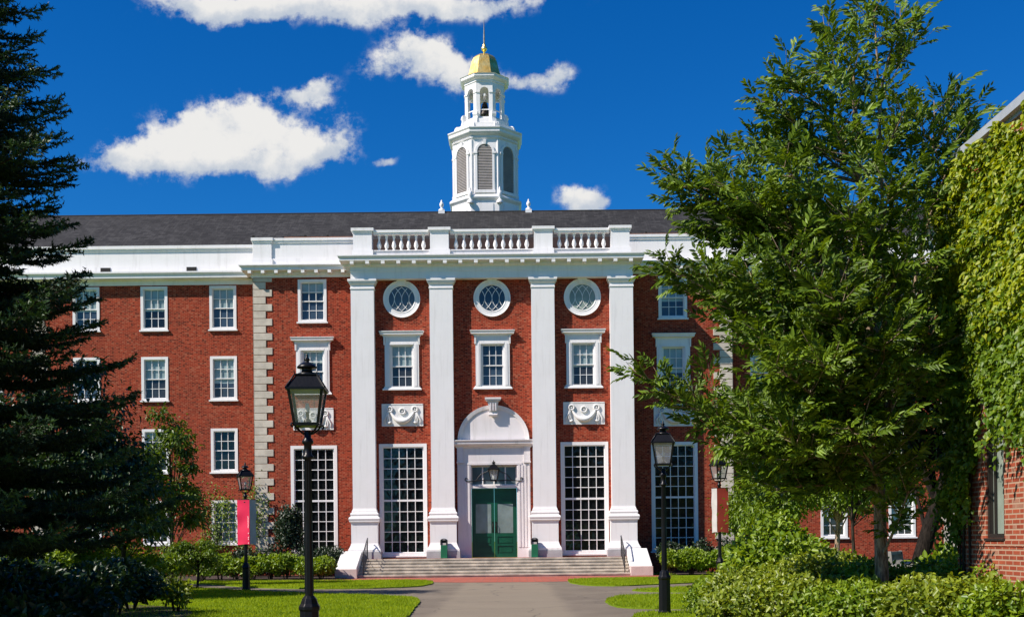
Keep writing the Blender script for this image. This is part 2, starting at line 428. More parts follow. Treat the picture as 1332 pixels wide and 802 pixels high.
# ------------------------------------------------------------------ mesh helpers
class MB:
    def __init__(self):
        self.v = []; self.f = []; self.sm = []
    def poly(self, vs, fs, smooth=False):
        o = len(self.v)
        self.v.extend([tuple(p) for p in vs])
        for f in fs:
            self.f.append(tuple(i + o for i in f)); self.sm.append(smooth)
        return self
    def box(self, x0, x1, y0, y1, z0, z1):
        v = [(x0, y0, z0), (x1, y0, z0), (x1, y1, z0), (x0, y1, z0), (x0, y0, z1), (x1, y0, z1), (x1, y1, z1), (x0, y1, z1)]
        return self.poly(v, [(0, 3, 2, 1), (4, 5, 6, 7), (0, 1, 5, 4), (1, 2, 6, 5), (2, 3, 7, 6), (3, 0, 4, 7)])
    def hexa(self, bot, top):
        n = len(bot)
        fs = [tuple(reversed(range(n))), tuple(range(n, 2 * n))] + [(i, (i + 1) % n, n + (i + 1) % n, n + i) for i in range(n)]
        return self.poly(list(bot) + list(top), fs)
    def extrude_xz(self, pts, y0, y1):
        n = len(pts)
        v = [(x, y0, z) for x, z in pts] + [(x, y1, z) for x, z in pts]
        return self.poly(v, [tuple(range(n)), tuple(reversed(range(n, 2 * n)))] + [(i, n + i, n + (i + 1) % n, (i + 1) % n) for i in range(n)])
    def lathe(self, prof, c=(0, 0, 0), seg=24, smooth=True, rot=0.0, cap=True, sx=1.0, sy=1.0):
        v = []
        for r, z in prof:
            for k in range(seg):
                a = 2 * PI * k / seg + rot
                v.append((c[0] + r * math.cos(a) * sx, c[1] + r * math.sin(a) * sy, c[2] + z))
        fs = []
        for i in range(len(prof) - 1):
            for k in range(seg):
                k2 = (k + 1) % seg
                fs.append((i * seg + k, i * seg + k2, (i + 1) * seg + k2, (i + 1) * seg + k))
        self.poly(v, fs, smooth)
        if cap:
            self.poly(v[:seg], [tuple(reversed(range(seg)))]); self.poly(v[-seg:], [tuple(range(seg))])
        return self
    def oct(self, prof, c=(0, 0, 0), cap=True):
        k = 1 / math.cos(PI / 8)
        return self.lathe([(r * k, z) for r, z in prof], c, 8, False, PI / 8, cap)
    def sweep(self, path, prof, closed=False):
        """profile (offset outwards, z) swept along a plan path; outwards is to the right of travel"""
        n = len(path); P = [Vector(p) for p in path]; rows = []
        for i in range(n):
            dprev = (P[i] - P[i - 1]).normalized() if (i > 0 or closed) else None
            dnext = (P[(i + 1) % n] - P[i]).normalized() if (i < n - 1 or closed) else None
            d0 = dprev or dnext; d1 = dnext or dprev
            n0 = Vector((d0.y, -d0.x)); n1 = Vector((d1.y, -d1.x))
            m = (n0 + n1); m = m / max(m.dot(n0), 1e-6)
            rows.append([(P[i].x + m.x * o, P[i].y + m.y * o, z) for o, z in prof])
        k = len(prof); v = [p for r in rows for p in r]; fs = []
        for i in range(n if closed else n - 1):
            j = (i + 1) % n
            for q in range(k - 1):
                fs.append((i * k + q, j * k + q, j * k + q + 1, i * k + q + 1))
        self.poly(v, fs)
        if not closed:
            self.poly(rows[0], [tuple(range(k))]); self.poly(rows[-1], [tuple(reversed(range(k)))])
        return self
    def tube(self, pts, radii, seg=8, smooth=True, cap=True):
        P = [Vector(p) for p in pts]; n = len(P)
        if not hasattr(radii, '__len__'): radii = [radii] * n
        t0 = (P[1] - P[0]).normalized()
        u = t0.orthogonal().normalized(); v = []; 
        for i in range(n):
            t = (P[min(i + 1, n - 1)] - P[max(i - 1, 0)]).normalized()
            u = (u - t * u.dot(t)).normalized(); w = t.cross(u)
            for k in range(seg):
                a = 2 * PI * k / seg
                v.append(tuple(P[i] + (u * math.cos(a) + w * math.sin(a)) * radii[i]))
        fs = [(i * seg + k, i * seg + (k + 1) % seg, (i + 1) * seg + (k + 1) % seg, (i + 1) * seg + k) for i in range(n - 1) for k in range(seg)]
        self.poly(v, fs, smooth)
        if cap:
            self.poly(v[:seg], [tuple(reversed(range(seg)))]); self.poly(v[-seg:], [tuple(range(seg))])
        return self
    def build(self, name, mat, parent=None, loc=(0, 0, 0), bevel=0):
        me = bpy.data.meshes.new(name)
        me.from_pydata(self.v, [], self.f)
        me.polygons.foreach_set('use_smooth', self.sm)
        bm = bmesh.new(); bm.from_mesh(me)
        bmesh.ops.recalc_face_normals(bm, faces=bm.faces)
        bm.to_mesh(me); bm.free()
        me.materials.append(MATS[mat]); me.update()
        o = bpy.data.objects.new(name, me); C.objects.link(o)
        o.location = loc
        if parent: o.parent = parent
        if bevel:
            bv = o.modifiers.new('bevel', 'BEVEL'); bv.width = bevel; bv.segments = 2; bv.limit_method = 'ANGLE'
        return o

def tag(o, label=None, cat=None, group=None, kind=None):
    for k, v in (('label', label), ('category', cat), ('group', group), ('kind', kind)):
        if v: o[k] = v
    return o
def thing(name, label, cat, loc=(0, 0, 0), rz=0.0, group=None):
    o = bpy.data.objects.new(name, None); C.objects.link(o)
    o.location = loc; o.rotation_euler = (0, 0, rz); o.empty_display_size = .3
    return tag(o, label, cat, group)
KIDS = {}
def copy_tree(o, parent=None):
    c = o.copy(); C.objects.link(c)
    if parent is not None: c.parent = parent
    for ch in list(o.children): copy_tree(ch, c)
    return c

# ------------------------------------------------------------------ the setting: ground, lawns, paths
def sheet(name, pts, z, mat, thick=0.0):
    mb = MB(); n = len(pts)
    if thick:
        mb.hexa([(x, y, z - thick) for x, y in pts], [(x, y, z) for x, y in pts])
    else:
        mb.poly([(x, y, z) for x, y in pts], [tuple(range(n))])
    o = mb.build(name, mat)
    o['kind'] = 'structure'
    return o
def smooth_poly(pts, it=2):
    for _ in range(it):
        q = []
        for i in range(len(pts)):
            a = pts[i]; b = pts[(i + 1) % len(pts)]
            q.append((a[0] * .8 + b[0] * .2, a[1] * .8 + b[1] * .2)); q.append((a[0] * .2 + b[0] * .8, a[1] * .2 + b[1] * .8))
        pts = q
    return pts
sheet('ground', [(-900, -300), (900, -300), (900, 1500), (-900, 1500)], -0.03, 'lawn')
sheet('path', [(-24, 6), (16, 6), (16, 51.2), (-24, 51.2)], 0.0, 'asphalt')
sheet('brick_pavement', smooth_poly([(-8.6, 47.3), (-3.3, 47.2), (-3.0, 44.8), (2.2, 44.3), (2.4, 47.0), (8.6, 47.4), (9.2, 51.3), (-8.6, 51.3)], 1), 0.006, 'brick_paving')
LAWNS = []; EDGE = random.Random(8)
def lawn(pts, it=2):
    p = smooth_poly(pts, it); q = []
    for i_ in range(len(p)):
        p0 = p[i_]; p1 = p[(i_ + 1) % len(p)]; k_ = max(1, min(60, int(math.dist(p0, p1) / .25)))
        for s_ in range(k_): q.append((p0[0] + (p1[0] - p0[0]) * s_ / k_ + EDGE.uniform(-.035, .035), p0[1] + (p1[1] - p0[1]) * s_ / k_ + EDGE.uniform(-.05, .05)))
    p = q; LAWNS.append(p)
    sheet('lawn', p, 0.035, 'lawn', 0.06)
lawn([(-2.15, 12), (-2.2, 24.6), (-2.5, 31.2), (-2.75, 33.0), (-4.2, 34.6), (-6.4, 36.2), (-8.6, 38.2), (-12.5, 43), (-16, 46.2), (-23, 48), (-23, 12)], 2)
lawn([(-2.95, 43.6), (-3.3, 40.6), (-5.0, 39.6), (-7.1, 39.8), (-9.3, 41.4), (-11.7, 45), (-14.8, 48.4), (-12, 48.8), (-8.8, 48.0), (-3.4, 47.5)], 2)
lawn([(2.3, 47.3), (2.1, 43.2), (2.5, 40.3), (3.6, 39.4), (5.0, 40.4), (6.8, 41.8), (10.5, 45.0), (14, 47), (14, 50.3), (9.8, 50.2), (8.9, 48.0)], 2)
lawn([(3.6, 36.4), (4.0, 35.0), (5.5, 34.3), (15, 34.3), (15, 45), (10.6, 43.2), (6.3, 38.6)], 2)
lawn([(2.4, 30.4), (2.35, 27.6), (2.8, 26.6), (4.3, 26.3), (15, 26.3), (15, 33.1), (5.3, 33.1), (3.1, 33.0)], 2)
lawn([(2.3, 24.9), (2.25, 12), (15, 12), (15, 25.4), (4.0, 25.5)], 2)
sheet('planting_bed', [(-24, 48.6), (-13, 49.5), (-7.3, 49.5), (-7.3, 56.3), (-24, 56.3)], 0.05, 'mulch', .05)
sheet('planting_bed', [(7.3, 50.0), (24, 49.2), (24, 56.3), (7.3, 56.3)], 0.05, 'mulch', .05)
sheet('planting_bed', smooth_poly([(-13, 12), (-6.9, 22), (-7.1, 26), (-8.3, 28.5), (-10, 30), (-16, 32), (-22, 20)], 2), 0.06, 'mulch', .05)
sheet('planting_bed', smooth_poly([(2.9, 12), (2.8, 19.5), (3.6, 23.2), (7, 23.6), (9, 24), (9, 12)], 2), 0.06, 'mulch', .05)

# ------------------------------------------------------------------ the library building, symmetrical about local x = 0; local y = 0 is the front of the pilasters
XC, Y0 = -0.81, 53.1
lib = thing('library_building', 'long red brick hall with white pilasters, balustrade and gold domed cupola behind the lawns', 'building', (XC, Y0, 0))
PY, VY, WY = 0.42, 1.75, 3.2       # brick planes: portico, pavilion, wing

def wall(mb, x0, x1, z0, z1, y, holes, depth=0.3):
    xs = sorted({x0, x1, *[h[0] for h in holes], *[h[1] for h in holes]})
    zs = sorted({z0, z1, *[h[2] for h in holes], *[h[3] for h in holes]})
    for i in range(len(xs) - 1):
        for j in range(len(zs) - 1):
            cx = (xs[i] + xs[i + 1]) / 2; cz = (zs[j] + zs[j + 1]) / 2
            if any(h[0] < cx < h[1] and h[2] < cz < h[3] for h in holes): continue
            mb.poly([(xs[i], y, zs[j]), (xs[i + 1], y, zs[j]), (xs[i + 1], y, zs[j + 1]), (xs[i], y, zs[j + 1])], [(0, 1, 2, 3)])
    for a, b, c, d in holes:
        for p, q in (((a, c), (b, c)), ((b, c), (b, d)), ((b, d), (a, d)), ((a, d), (a, c))):
            mb.poly([(p[0], y, p[1]), (q[0], y, q[1]), (q[0], y + depth, q[1]), (p[0], y + depth, p[1])], [(0, 1, 2, 3)])

def window(w, h, cols, rows, cas, loc, pane_mat='glass_dark', blind=0.0, sill=True, midrail=True, bar=0.028, blind_mat='blind', rec=0.10, proud=0.03, face=None, heavy=False, label=None):
    """white framed window; origin at the middle of its outer casing in the wall plane"""
    f = MB(); W, H = w / 2, h / 2
    for x0, x1, z0, z1 in ((-W, -W + cas, -H, H), (W - cas, W, -H, H), (-W + cas, W - cas, H - cas, H), (-W + cas, W - cas, -H, -H + cas * .8)):
        f.box(x0, x1, -proud, rec + .1, z0, z1)
    a, b = W - cas, H - cas
    st = 0.045
    zb = -H + cas * .8
    hh = b - zb
    def sash(z0, z1, y, nrows):
        f.box(-a, -a + st, y, y + .05, z0, z1); f.box(a - st, a, y, y + .05, z0, z1)
        f.box(-a + st, a - st, y, y + .05, z1 - st, z1); f.box(-a + st, a - st, y, y + .05, z0, z0 + st)
        iw = 2 * (a - st); ih = z1 - z0 - 2 * st
        for k in range(1, cols):
            x = -a + st + iw * k / cols
            f.box(x - bar / 2, x + bar / 2, y + .006, y + .046, z0 + st, z1 - st)
        for k in range(1, nrows):
            z = z0 + st + ih * k / nrows
            f.box(-a + st, a - st, y + .009, y + .043, z - bar / 2, z + bar / 2)
    zm = zb + hh / 2
    r2 = rows // 2
    sash(zm - st / 2, b, rec - .05, r2)
    sash(zb, zm + st / 2 - .004, rec, r2) if not heavy else sash(zb, zm - st / 2, rec - .05, r2)
    o = f.build('window', 'white', lib, loc)
    if label: o['label'] = label
    zs = b - hh * blind
    g = MB()
    g.poly([(-a, rec + .03, zb), (a, rec + .03, zb), (a, rec + .03, zs), (-a, rec + .03, zs)], [(0, 1, 2, 3)])
    g.build('pane', pane_mat, o)
    if blind:
        g = MB().box(-a, a, rec + .028, rec + .045, zs, b)
        g.build('blind', blind_mat, o)
    if sill:
        MB().box(-W - .06, W + .06, -proud - .07, .02, -H - .07, -H - .002).build('sill', 'white', o)
    return o

# --- brick walls
HOLES = []
tall_w, tall_h, tall_z = 2.21, 5.18, 3.55
mb = MB()
hs_ = []
for s in (-1, 1):
    hs_.append((s * 4.21 - tall_w / 2, s * 4.21 + tall_w / 2, tall_z - tall_h / 2, tall_z + tall_h / 2))
for x in (-4.21, 0, 4.21):
    hs_.append((x - .62, x + .62, 8.72, 10.80))
hs_.append((-1.06, 1.06, .82, 5.10))
wall(mb, -6.5, 6.5, .5, 13.72, PY, hs_)
for s in (-1, 1):
    mb.poly([(s * 6.5, PY, 0), (s * 6.5, VY, 0), (s * 6.5, VY, 13.72), (s * 6.5, PY, 13.72)], [(0, 1, 2, 3)])
mb.build('portico_wall', 'brick', lib)
for s in (-1, 1):
    mb = MB()
    xa, xb = sorted((s * 6.5, s * 11.36)); cx = s * 8.57
    wall(mb, xa, xb, 0, 14.22, VY, [(cx - tall_w / 2, cx + tall_w / 2, 3.62 - tall_h / 2, 3.62 + tall_h / 2), (cx - .62, cx + .62, 8.72, 10.80), (cx - .68, cx + .68, 12.08, 14.10)])
    mb.poly([(s * 11.36, VY, 0), (s * 11.36, WY, 0), (s * 11.36, WY, 14.22), (s * 11.36, VY, 14.22)], [(0, 1, 2, 3)])
    mb.build('pavilion_wall', 'brick', lib)
WZ = (13.10, 9.67, 6.15, 2.65)
WX = (13.18, 16.54, 19.86, 24.6)
for s in (-1, 1):
    mb = MB(); xa, xb = sorted((s * 11.36, s * 32))
    holes = [(s * x - .655, s * x + .655, z - 1.065, z + 1.065) for x in WX for z in WZ]
    wall(mb, xa, xb, 0, 14.24, WY, holes)
    mb.build('wing_wall', 'brick', lib)

# --- windows
rnd = random.Random(4)
for s in (-1, 1):
    for i, x in enumerate(WX):
        for j, z in enumerate(WZ):
            bl = rnd.choice((0.30, 0.5, 0.56, 0.22, .4)) if j < 1 else rnd.choice((0, 0, .2, .33, .5, .62))
            window(1.31, 2.13, 3, 4, .13, (s * x, WY, z), rnd.choice(('glass_dark', 'glass_blue', 'glass_grey')), bl, blind_mat=rnd.choice(('blind', 'blind', 'blind_white')))
    window(1.36, 2.02, 3, 4, .13, (s * 8.57, VY, 13.09), 'glass_blue', .28 if s < 0 else .6)
    window(tall_w, tall_h, 5, 10, .15, (s * 8.57, VY, 3.62), 'glass_dark', 0, True, heavy=True, bar=.032)
    window(tall_w, tall_h, 5, 10, .15, (s * 4.21, PY, tall_z), 'glass_dark', 0, True, heavy=True, bar=.032)

def hooded(x, y, blind, mat):
    o = window(1.10, 2.02, 3, 4, .06, (x, y, 9.74), mat, blind, False, proud=.0)
    f = MB()
    for s in (-1, 1):
        a, b = sorted((s * .55, s * .79)); f.box(a, b, -.07, .02, 8.74, 10.78)
        a, b = sorted((s * .60, s * .70)); f.box(a, b, -.085, -.07, 8.80, 10.74)
        a, b = sorted((s * .76, s * .84)); f.hexa([(a, -.10, 10.72), (b, -.10, 10.72), (b, .0, 10.72), (a, .0, 10.72)], [(a, -.14, 11.10), (b, -.14, 11.10), (b, .0, 11.10), (a, .0, 11.10)])
    f.box(-.75, .75, -.066, .02, 10.78, 11.10)
    f.box(-.55, .55, -.083, -.066, 10.72, 10.80)
    prof = [(0, 11.10), (.07, 11.10), (.09, 11.15), (.17, 11.17), (.20, 11.19), (.20, 11.25), (.24, 11.31), (.24, 11.34), (0, 11.36)]
    f.sweep([(-.80, .02), (-.80, -.02), (.80, -.02), (.80, .02)], prof)
    for dz in range(12):
        pass
    f.sweep([(-.80, .02), (-.80, -.02), (.80, -.02), (.80, .02)], [(0, 8.62), (.10, 8.62), (.10, 8.68), (.03, 8.74), (.03, 8.80), (0, 8.80)])
    f.v = [(p[0], p[1], p[2] - 9.74) for p in f.v]
    f.build('hood', 'white', o)
for x, b, m_ in ((-4.21, .5, 'glass_grey'), (0, 0.0, 'glass_blue'), (4.21, .55, 'glass_grey')):
    hooded(x, PY, b, m_)
hooded(-8.57, VY, .3, 'glass_blue'); hooded(8.57, VY, .62, 'glass_grey')

def round_window(x):
    c = (x, PY, 12.84)
    f = MB()
    prof = [(.60, .02), (.60, -.03), (.635, -.05), (.66, -.035), (.80, -.05), (.84, -.09), (.86, -.09), (.86, .03)]
    seg = 48; v = []
    for r, d in prof:
        for k in range(seg):
            a = 2 * PI * k / seg; v.append((r * math.cos(a), d, r * math.sin(a)))
    f.poly(v, [(i * seg + k, i * seg + (k + 1) % seg, (i + 1) * seg + (k + 1) % seg, (i + 1) * seg + k) for i in range(len(prof) - 1) for k in range(seg)], False)
    f.hexa([(-.13, -.12, .62), (.13, -.12, .62), (.13, .02, .62), (-.13, .02, .62)], [(-.22, -.15, .868), (.22, -.15, .868), (.22, .02, .868), (-.22, .02, .868)])
    o = f.build('round_window', 'white', lib, c)
    g = MB(); n = 40
    g.poly([(.62 * math.cos(2 * PI * k / n), -.012, .62 * math.sin(2 * PI * k / n)) for k in range(n)], [tuple(range(n))])
    g.build('pane', 'glass_blue' if x == 0 else 'glass_sage' if x > 0 else 'glass_bath', o)
    m_ = MB(); RR = .60
    for xo in (-.56, 0, .56):      # crossing upright arcs
        for sgn in (-1, 1):
            pts = []
            for k in range(33):
                zz = -1 + k / 16
                px = RR * (xo + sgn * .66 * zz * zz); pz = zz * RR
                if px * px + pz * pz < RR * RR * .998: pts.append((px, -.024, pz))
            if len(pts) > 2: m_.tube(pts, .014, 5)
    m_.build('muntins', 'white', o)
for x in (-4.19, 0, 4.19): round_window(x)

# --- relief panels
def relief(x, y, z0, z1):
    w = .96; h = (z1 - z0) / 2; zc = (z0 + z1) / 2
    o = MB().box(-w, w, -.05, .03, -h, h).box(-w + .03, w - .03, -.065, -.05, h - .05, h - .005).build('relief_panel', 'limestone', lib, (x, y, zc))
    g = MB()
    pts = []; rad = []
    for k in range(25):
        t = -1 + k / 12; pts.append((t * .56, -.07 - .06 * (1 - t * t), .20 - .50 * (1 - t * t) ** .8)); rad.append(.035 + .085 * (1 - t * t))
    g.tube(pts, rad, 8)
    for xx, zz, rr in ((-.58, .26, .12), (.58, .26, .12), (0, .17, .13)):
        ring = [(xx + rr * math.cos(a), -.085, zz + rr * math.sin(a)) for a in np.linspace(0, 2 * PI, 17)]
        g.tube(ring, .042, 6); 
        g.lathe([(.055, 0), (.05, .03), (.0, .05)], (0, 0, 0), 8, True, cap=False) if False else None
        g.tube([(xx, -.05, zz), (xx, -.12, zz)], [.06, .03], 8)
    for s in (-1, 1):
        for q, (xa, xb, r_) in enumerate(((.62, .70, .035), (.66, .84, .04), (.60, .60, .028))):
            g.tube([(s * xa, -.07, .18), (s * (xa + .04), -.10, 0), (s * xb, -.08, -.22), (s * (xb - .03), -.07, -.40)], [r_ * .7, r_, r_ * 1.3, r_ * .5], 6)
        g.tube([(s * .52, -.07, -.32), (s * .60, -.12, -.38), (s * .66, -.08, -.36)], [.03, .07, .03], 6)
    g.build('garland', 'limestone', o)
for x in (-4.21, 4.21): relief(x, PY, 6.95, 7.99)
for x in (-8.57, 8.57): relief(x, VY, 6.95, 7.99)

# --- pilasters
pil_mesh = None
for x in (-5.97, -2.345, 2.345, 5.97):
    f = MB()
    w = .53
    f.box(-w, w, 0, PY + .05, 3.08, 13.28)
    U = lambda o: [(-w - o, PY), (-w - o, -o), (w + o, -o), (w + o, PY)]
    sq = [(-w, PY), (-w, 0), (w, 0), (w, PY)]
    f.sweep(sq, [(0, 13.22), (.03, 13.24), (.03, 13.30), (.01, 13.32), (.01, 13.42), (.06, 13.47), (.09, 13.54), (.09, 13.58), (.13, 13.59), (.13, 13.69), (0, 13.69)])
    f.sweep(sq, [(0, 3.16), (.015, 3.10), (.05, 3.02), (.05, 2.97), (.09, 2.95), (.12, 2.88), (.10, 2.81), (.10, 2.78), (.16, 2.75), (.19, 2.67), (.16, 2.58), (.16, 2.54), (.10, 2.50), (.08, 2.40), (.08, 1.55), (.12, 1.42), (.19, 1.28), (.22, 1.24), (.22, 1.15), (0, 1.15)])
    p = f.build('pilaster', 'white', lib, (x, 0, 0))
    MB().box(-w - .24, w + .24, -.24, PY, .80, 1.148).build('plinth', 'plinth_granite', p)

# --- entablature, cornices
f = MB()
path = [(-6.5, VY + .2), (-6.5, 0), (6.5, 0), (6.5, VY + .2)]
f.sweep(path, [(0, 13.70), (.0, 13.70), (.0, 14.02), (.025, 14.03), (.025, 14.10), (.01, 14.12), (.01, 14.24), (.06, 14.28), (.09, 14.31), (.09, 14.43), (.43, 14.43), (.46, 14.45), (.46, 14.55), (.48, 14.57), (.51, 14.63), (.53, 14.64), (.53, 14.68), (0.02, 14.74)])
f.box(-6.49, 6.49, .02, PY + .02, 13.705, 13.9)
n_mod = 19
for k in range(n_mod):
    x = -6.38 + 12.76 * k / (n_mod - 1)
    f.box(x - .085, x + .085, -.45, -.085, 14.30, 14.428)
for s in (-1, 1):
    for k in range(3):
        a, b = sorted((s * 6.59, s * 6.88)); f.box(a, b, .3 + k * .6 - .085, .3 + k * .6 + .085, 14.315, 14.428)
f.build('entablature', 'white', lib)
MB().box(-6.45, 6.45, .03, 6, 14.70, 14.755).build('roof_deck', 'flashing', lib)
for s in (-1, 1):
    f = MB()
    pv = [(s * 11.42, WY + .2), (s * 11.42, VY), (s * 6.45, VY)]
    prof = [(0, 14.20), (.05, 14.20), (.05, 14.30), (.10, 14.34), (.10, 14.47), (.42, 14.47), (.44, 14.49), (.44, 14.58), (.50, 14.66), (.53, 14.68), (.53, 14.72), (.02, 14.80)]
    if s > 0:
        pv = pv[::-1]
    f.sweep(pv, prof)
    for k in range(8):
        x = s * (7.05 + k * .63)
        f.box(x - .08, x + .08, VY - .43, VY - .095, 14.335, 14.468)
    f.build('pavilion_cornice', 'white', lib)
    f = MB()
    pw = [(s * 32, WY), (s * 11.3, WY)]
    if s > 0: pw = pw[::-1]
    f.sweep(pw, [(0, 14.22), (.04, 14.22), (.04, 14.42), (.10, 14.44), (.12, 14.47), (.40, 14.47), (.42, 14.50), (.42, 14.60), (.47, 14.70), (.50, 14.72), (.50, 14.79), (.02, 14.86)])
    f.build('wing_cornice', 'white', lib)
    # parapets
    f = MB()
    y = VY + .05
    f.box(*sorted((s * 6.2, s * 11.4)), y, y + .4, 14.72, 16.0)
    f.box(*sorted((s * 6.3, s * 10.45)), y - .05, y, 14.76, 15.12)
    f.box(*sorted((s * 6.3, s * 10.45)), y - .05, y + .5, 15.86, 15.96)
    f.box(*sorted((s * 6.3, s * 10.45)), y - .09, y + .5, 15.96, 16.08)
    f.box(*sorted((s * 10.48, s * 11.36)), y - .08, y + .9, 14.78, 15.94)
    f.box(*sorted((s * 10.43, s * 11.41)), y - .13, y + .95, 14.77, 15.08)
    f.box(*sorted((s * 10.44, s * 11.40)), y - .12, y + .94, 15.86, 15.95)
    f.box(*sorted((s * 10.40, s * 11.44)), y - .16, y + .98, 15.95, 16.09)
    f.build('parapet', 'white', lib)
    MB().box(*sorted((s * 6.6, s * 9.9)), VY + .1, VY + .8, 16.09, 16.16).build('flashing', 'copper', lib)
    f = MB(); y = WY + .06
    f.box(*sorted((s * 11.3, s * 32)), y, y + .4, 14.80, 16.0)
    f.box(*sorted((s * 11.42, s * 32)), y - .04, y, 14.84, 15.14)
    f.box(*sorted((s * 11.42, s * 32)), y - .05, y + .45, 15.90, 16.0)
    f.box(*sorted((s * 11.42, s * 32)), y - .11, y + .5, 16.0, 16.15)
    pr = f.build('parapet', 'white', lib)
    for x in (14.7, 18.9, 23.2):
        MB().box(s * x - .24, s * x + .24, y - .07, y + .01, 14.88, 15.10).build('scupper', 'vent_dark', pr)
    # quoins
    f = MB(); z = .2; k = 0
    while z < 14.1:
        h = min(.345, 14.2 - z); wd = .92 if k % 2 == 0 else .62
        f.box(*sorted((s * 11.40, s * (11.40 - wd))), VY - .035, VY + .01, z, z + h - .022)
        f.box(*sorted((s * 11.36, s * 11.40)), VY - .035, VY + (.9 if k % 2 else .6), z, z + h - .022)
        z += h; k += 1
    f.build('quoin', 'quoin_stone', lib, bevel=.012)
    f = MB(); z = .2; k = 0
    while z < 14.1:
        h = min(.345, 14.2 - z); wd = .85 if k % 2 == 0 else .6
        f.box(s * 22.2 - wd / 2, s * 22.2 + wd / 2, WY - .04, WY + .01, z, z + h - .022)
        z += h; k += 1
    f.build('quoin', 'quoin_stone', lib, bevel=.012)

# --- balustrade with its balusters
f = MB(); by = .12
for x in (-5.95, -2.40, 2.40, 5.95):
    f.box(x - .43, x + .43, by, by + .55, 14.70, 15.98)
    f.box(x - .49, x + .49, by - .06, by + .60, 14.70, 15.06)
    f.box(x - .46, x + .46, by - .03, by + .58, 15.86, 15.94)
    f.box(x - .52, x + .52, by - .09, by + .63, 15.94, 16.07)
for a, b in ((-5.46, -2.89), (-1.91, 1.91), (2.89, 5.46)):
    f.box(a, b, by + .08, by + .42, 14.83, 15.02)
    f.box(a, b, by + .04, by + .46, 15.02, 15.06)
    f.box(a, b, by + .08, by + .42, 15.80, 15.88)
    f.box(a, b, by + .03, by + .47, 15.88, 15.99)
bal = f.build('balustrade', 'white', lib)
bp = [(.085, 0), (.085, .05), (.05, .07), (.05, .10), (.085, .16), (.105, .24), (.085, .34), (.05, .46), (.042, .54), (.05, .60), (.07, .63), (.05, .66), (.08, .68), (.08, .74)]
proto = None
for n_, a, b in ((7, -5.46, -2.89), (10, -1.91, 1.91), (7, 2.89, 5.46)):
    for k in range(n_):
        x = a + (b - a) * (k + .75) / (n_ + .5)
        if proto is None:
            proto = MB().lathe(bp, (0, 0, 0), 12).build('baluster', 'white', bal); o = proto
        else:
            o = proto.copy(); C.objects.link(o); o.parent = bal
        o.location = (x, by + .25, 15.06)
MB().box(-6.4, 6.4, 2.2, 2.3, 14.76, 16.10).build('shade_screen', 'shade_brown', lib)  # added screen; the shadow between the balusters is put into its colour
# --- roof
f = MB()
f.poly([(-32, 3.75, 15.72), (32, 3.75, 15.72), (32, 9.9, 19.55), (-32, 9.9, 19.55), (32, 16.1, 15.7), (-32, 16.1, 15.7)], [(0, 1, 2, 3), (3, 2, 4, 5)])
rf = f.build('roof', 'slate', lib)
MB().tube([(-32, 9.9, 19.55), (32, 9.9, 19.55)], .05, 6).build('ridge_cap', 'vent_dark', rf)
f = MB()
rr = random.Random(9)
for k in range(60):
    x = rr.uniform(-13, 13); t_ = rr.choice((.12, .25, .4)) + rr.uniform(-.03, .03)
    f.box(x - .05, x + .05, 3.75 + 6.15 * t_ - .1, 3.75 + 6.15 * t_, 15.72 + 3.83 * t_ - .03, 15.72 + 3.83 * t_ + .09)
f.build('snow_guards', 'vent_dark', rf)

# --- doorway
dw = MB()
yv = PY
for s in (-1, 1):
    dw.box(*sorted((s * 1.06, s * 1.69)), yv - .10, yv + .45, .82, 5.95)
    for q in range(4):
        x = s * (1.17 + q * .145); dw.box(x - .045, x + .045, yv - .125, yv - .10, 1.3, 5.1)
    dw.box(*sorted((s * 1.40, s * 1.69)), yv - .17, yv - .10, 5.20, 5.95)
    dw.box(*sorted((s * 1.38, s * 1.71)), yv - .19, yv - .10, 5.20, 5.28)
dw.box(-1.06, 1.06, yv - .10, yv + .45, 5.10, 5.95)
dw.box(-1.06, 1.06, yv - .06, yv + .33, 4.05, 4.17)
dw.box(-1.3, 1.3, yv - .125, yv - .10, 5.12, 5.22)
dw.sweep([(-1.69, yv + .02), (-1.69, yv - .1), (1.69, yv - .1), (1.69, yv + .02)], [(0, 5.90), (.06, 5.92), (.08, 5.98), (.20, 6.02), (.24, 6.08), (.24, 6.16), (.29, 6.22), (.29, 6.26), (0, 6.28)])
doorway = dw.build('doorway', 'white_worn', lib)
f = MB(); n = 28
RA = 1.66
arc = [(RA * math.cos(PI * k / n), 6.27 + RA * .97 * math.sin(PI * k / n)) for k in range(n + 1)]
inn = [((RA - .17) * math.cos(PI * k / n), 6.27 + (RA - .17) * .97 * math.sin(PI * k / n)) for k in range(n + 1)]
f.extrude_xz(arc, yv - .05, yv + .02)
for k in range(n):
    f.hexa([(arc[k][0], yv - .13, arc[k][1]), (arc[k + 1][0], yv - .13, arc[k + 1][1]), (arc[k + 1][0], yv + .01, arc[k + 1][1]), (arc[k][0], yv + .01, arc[k][1])],
           [(inn[k][0], yv - .10, inn[k][1]), (inn[k + 1][0], yv - .10, inn[k + 1][1]), (inn[k + 1][0], yv + .01, inn[k + 1][1]), (inn[k][0], yv + .01, inn[k][1])])
f.build('arched_pediment', 'white_worn', doorway)
f = MB()
f.hexa([(-.17, yv - .22, 7.45), (.17, yv - .22, 7.45), (.17, yv, 7.45), (-.17, yv, 7.45)], [(-.25, yv - .34, 8.05), (.25, yv - .34, 8.05), (.25, yv, 8.05), (-.25, yv, 8.05)])
f.box(-.33, .33, yv - .40, yv, 8.05, 8.12); f.box(-.37, .37, yv - .44, yv, 8.12, 8.2)
f.tube([(-.2, yv - .24, 7.42), (.2, yv - .24, 7.42)], .07, 10)
for q in (-.12, 0, .12): f.box(q - .025, q + .025, yv - .36, yv - .2, 7.6, 8.04)
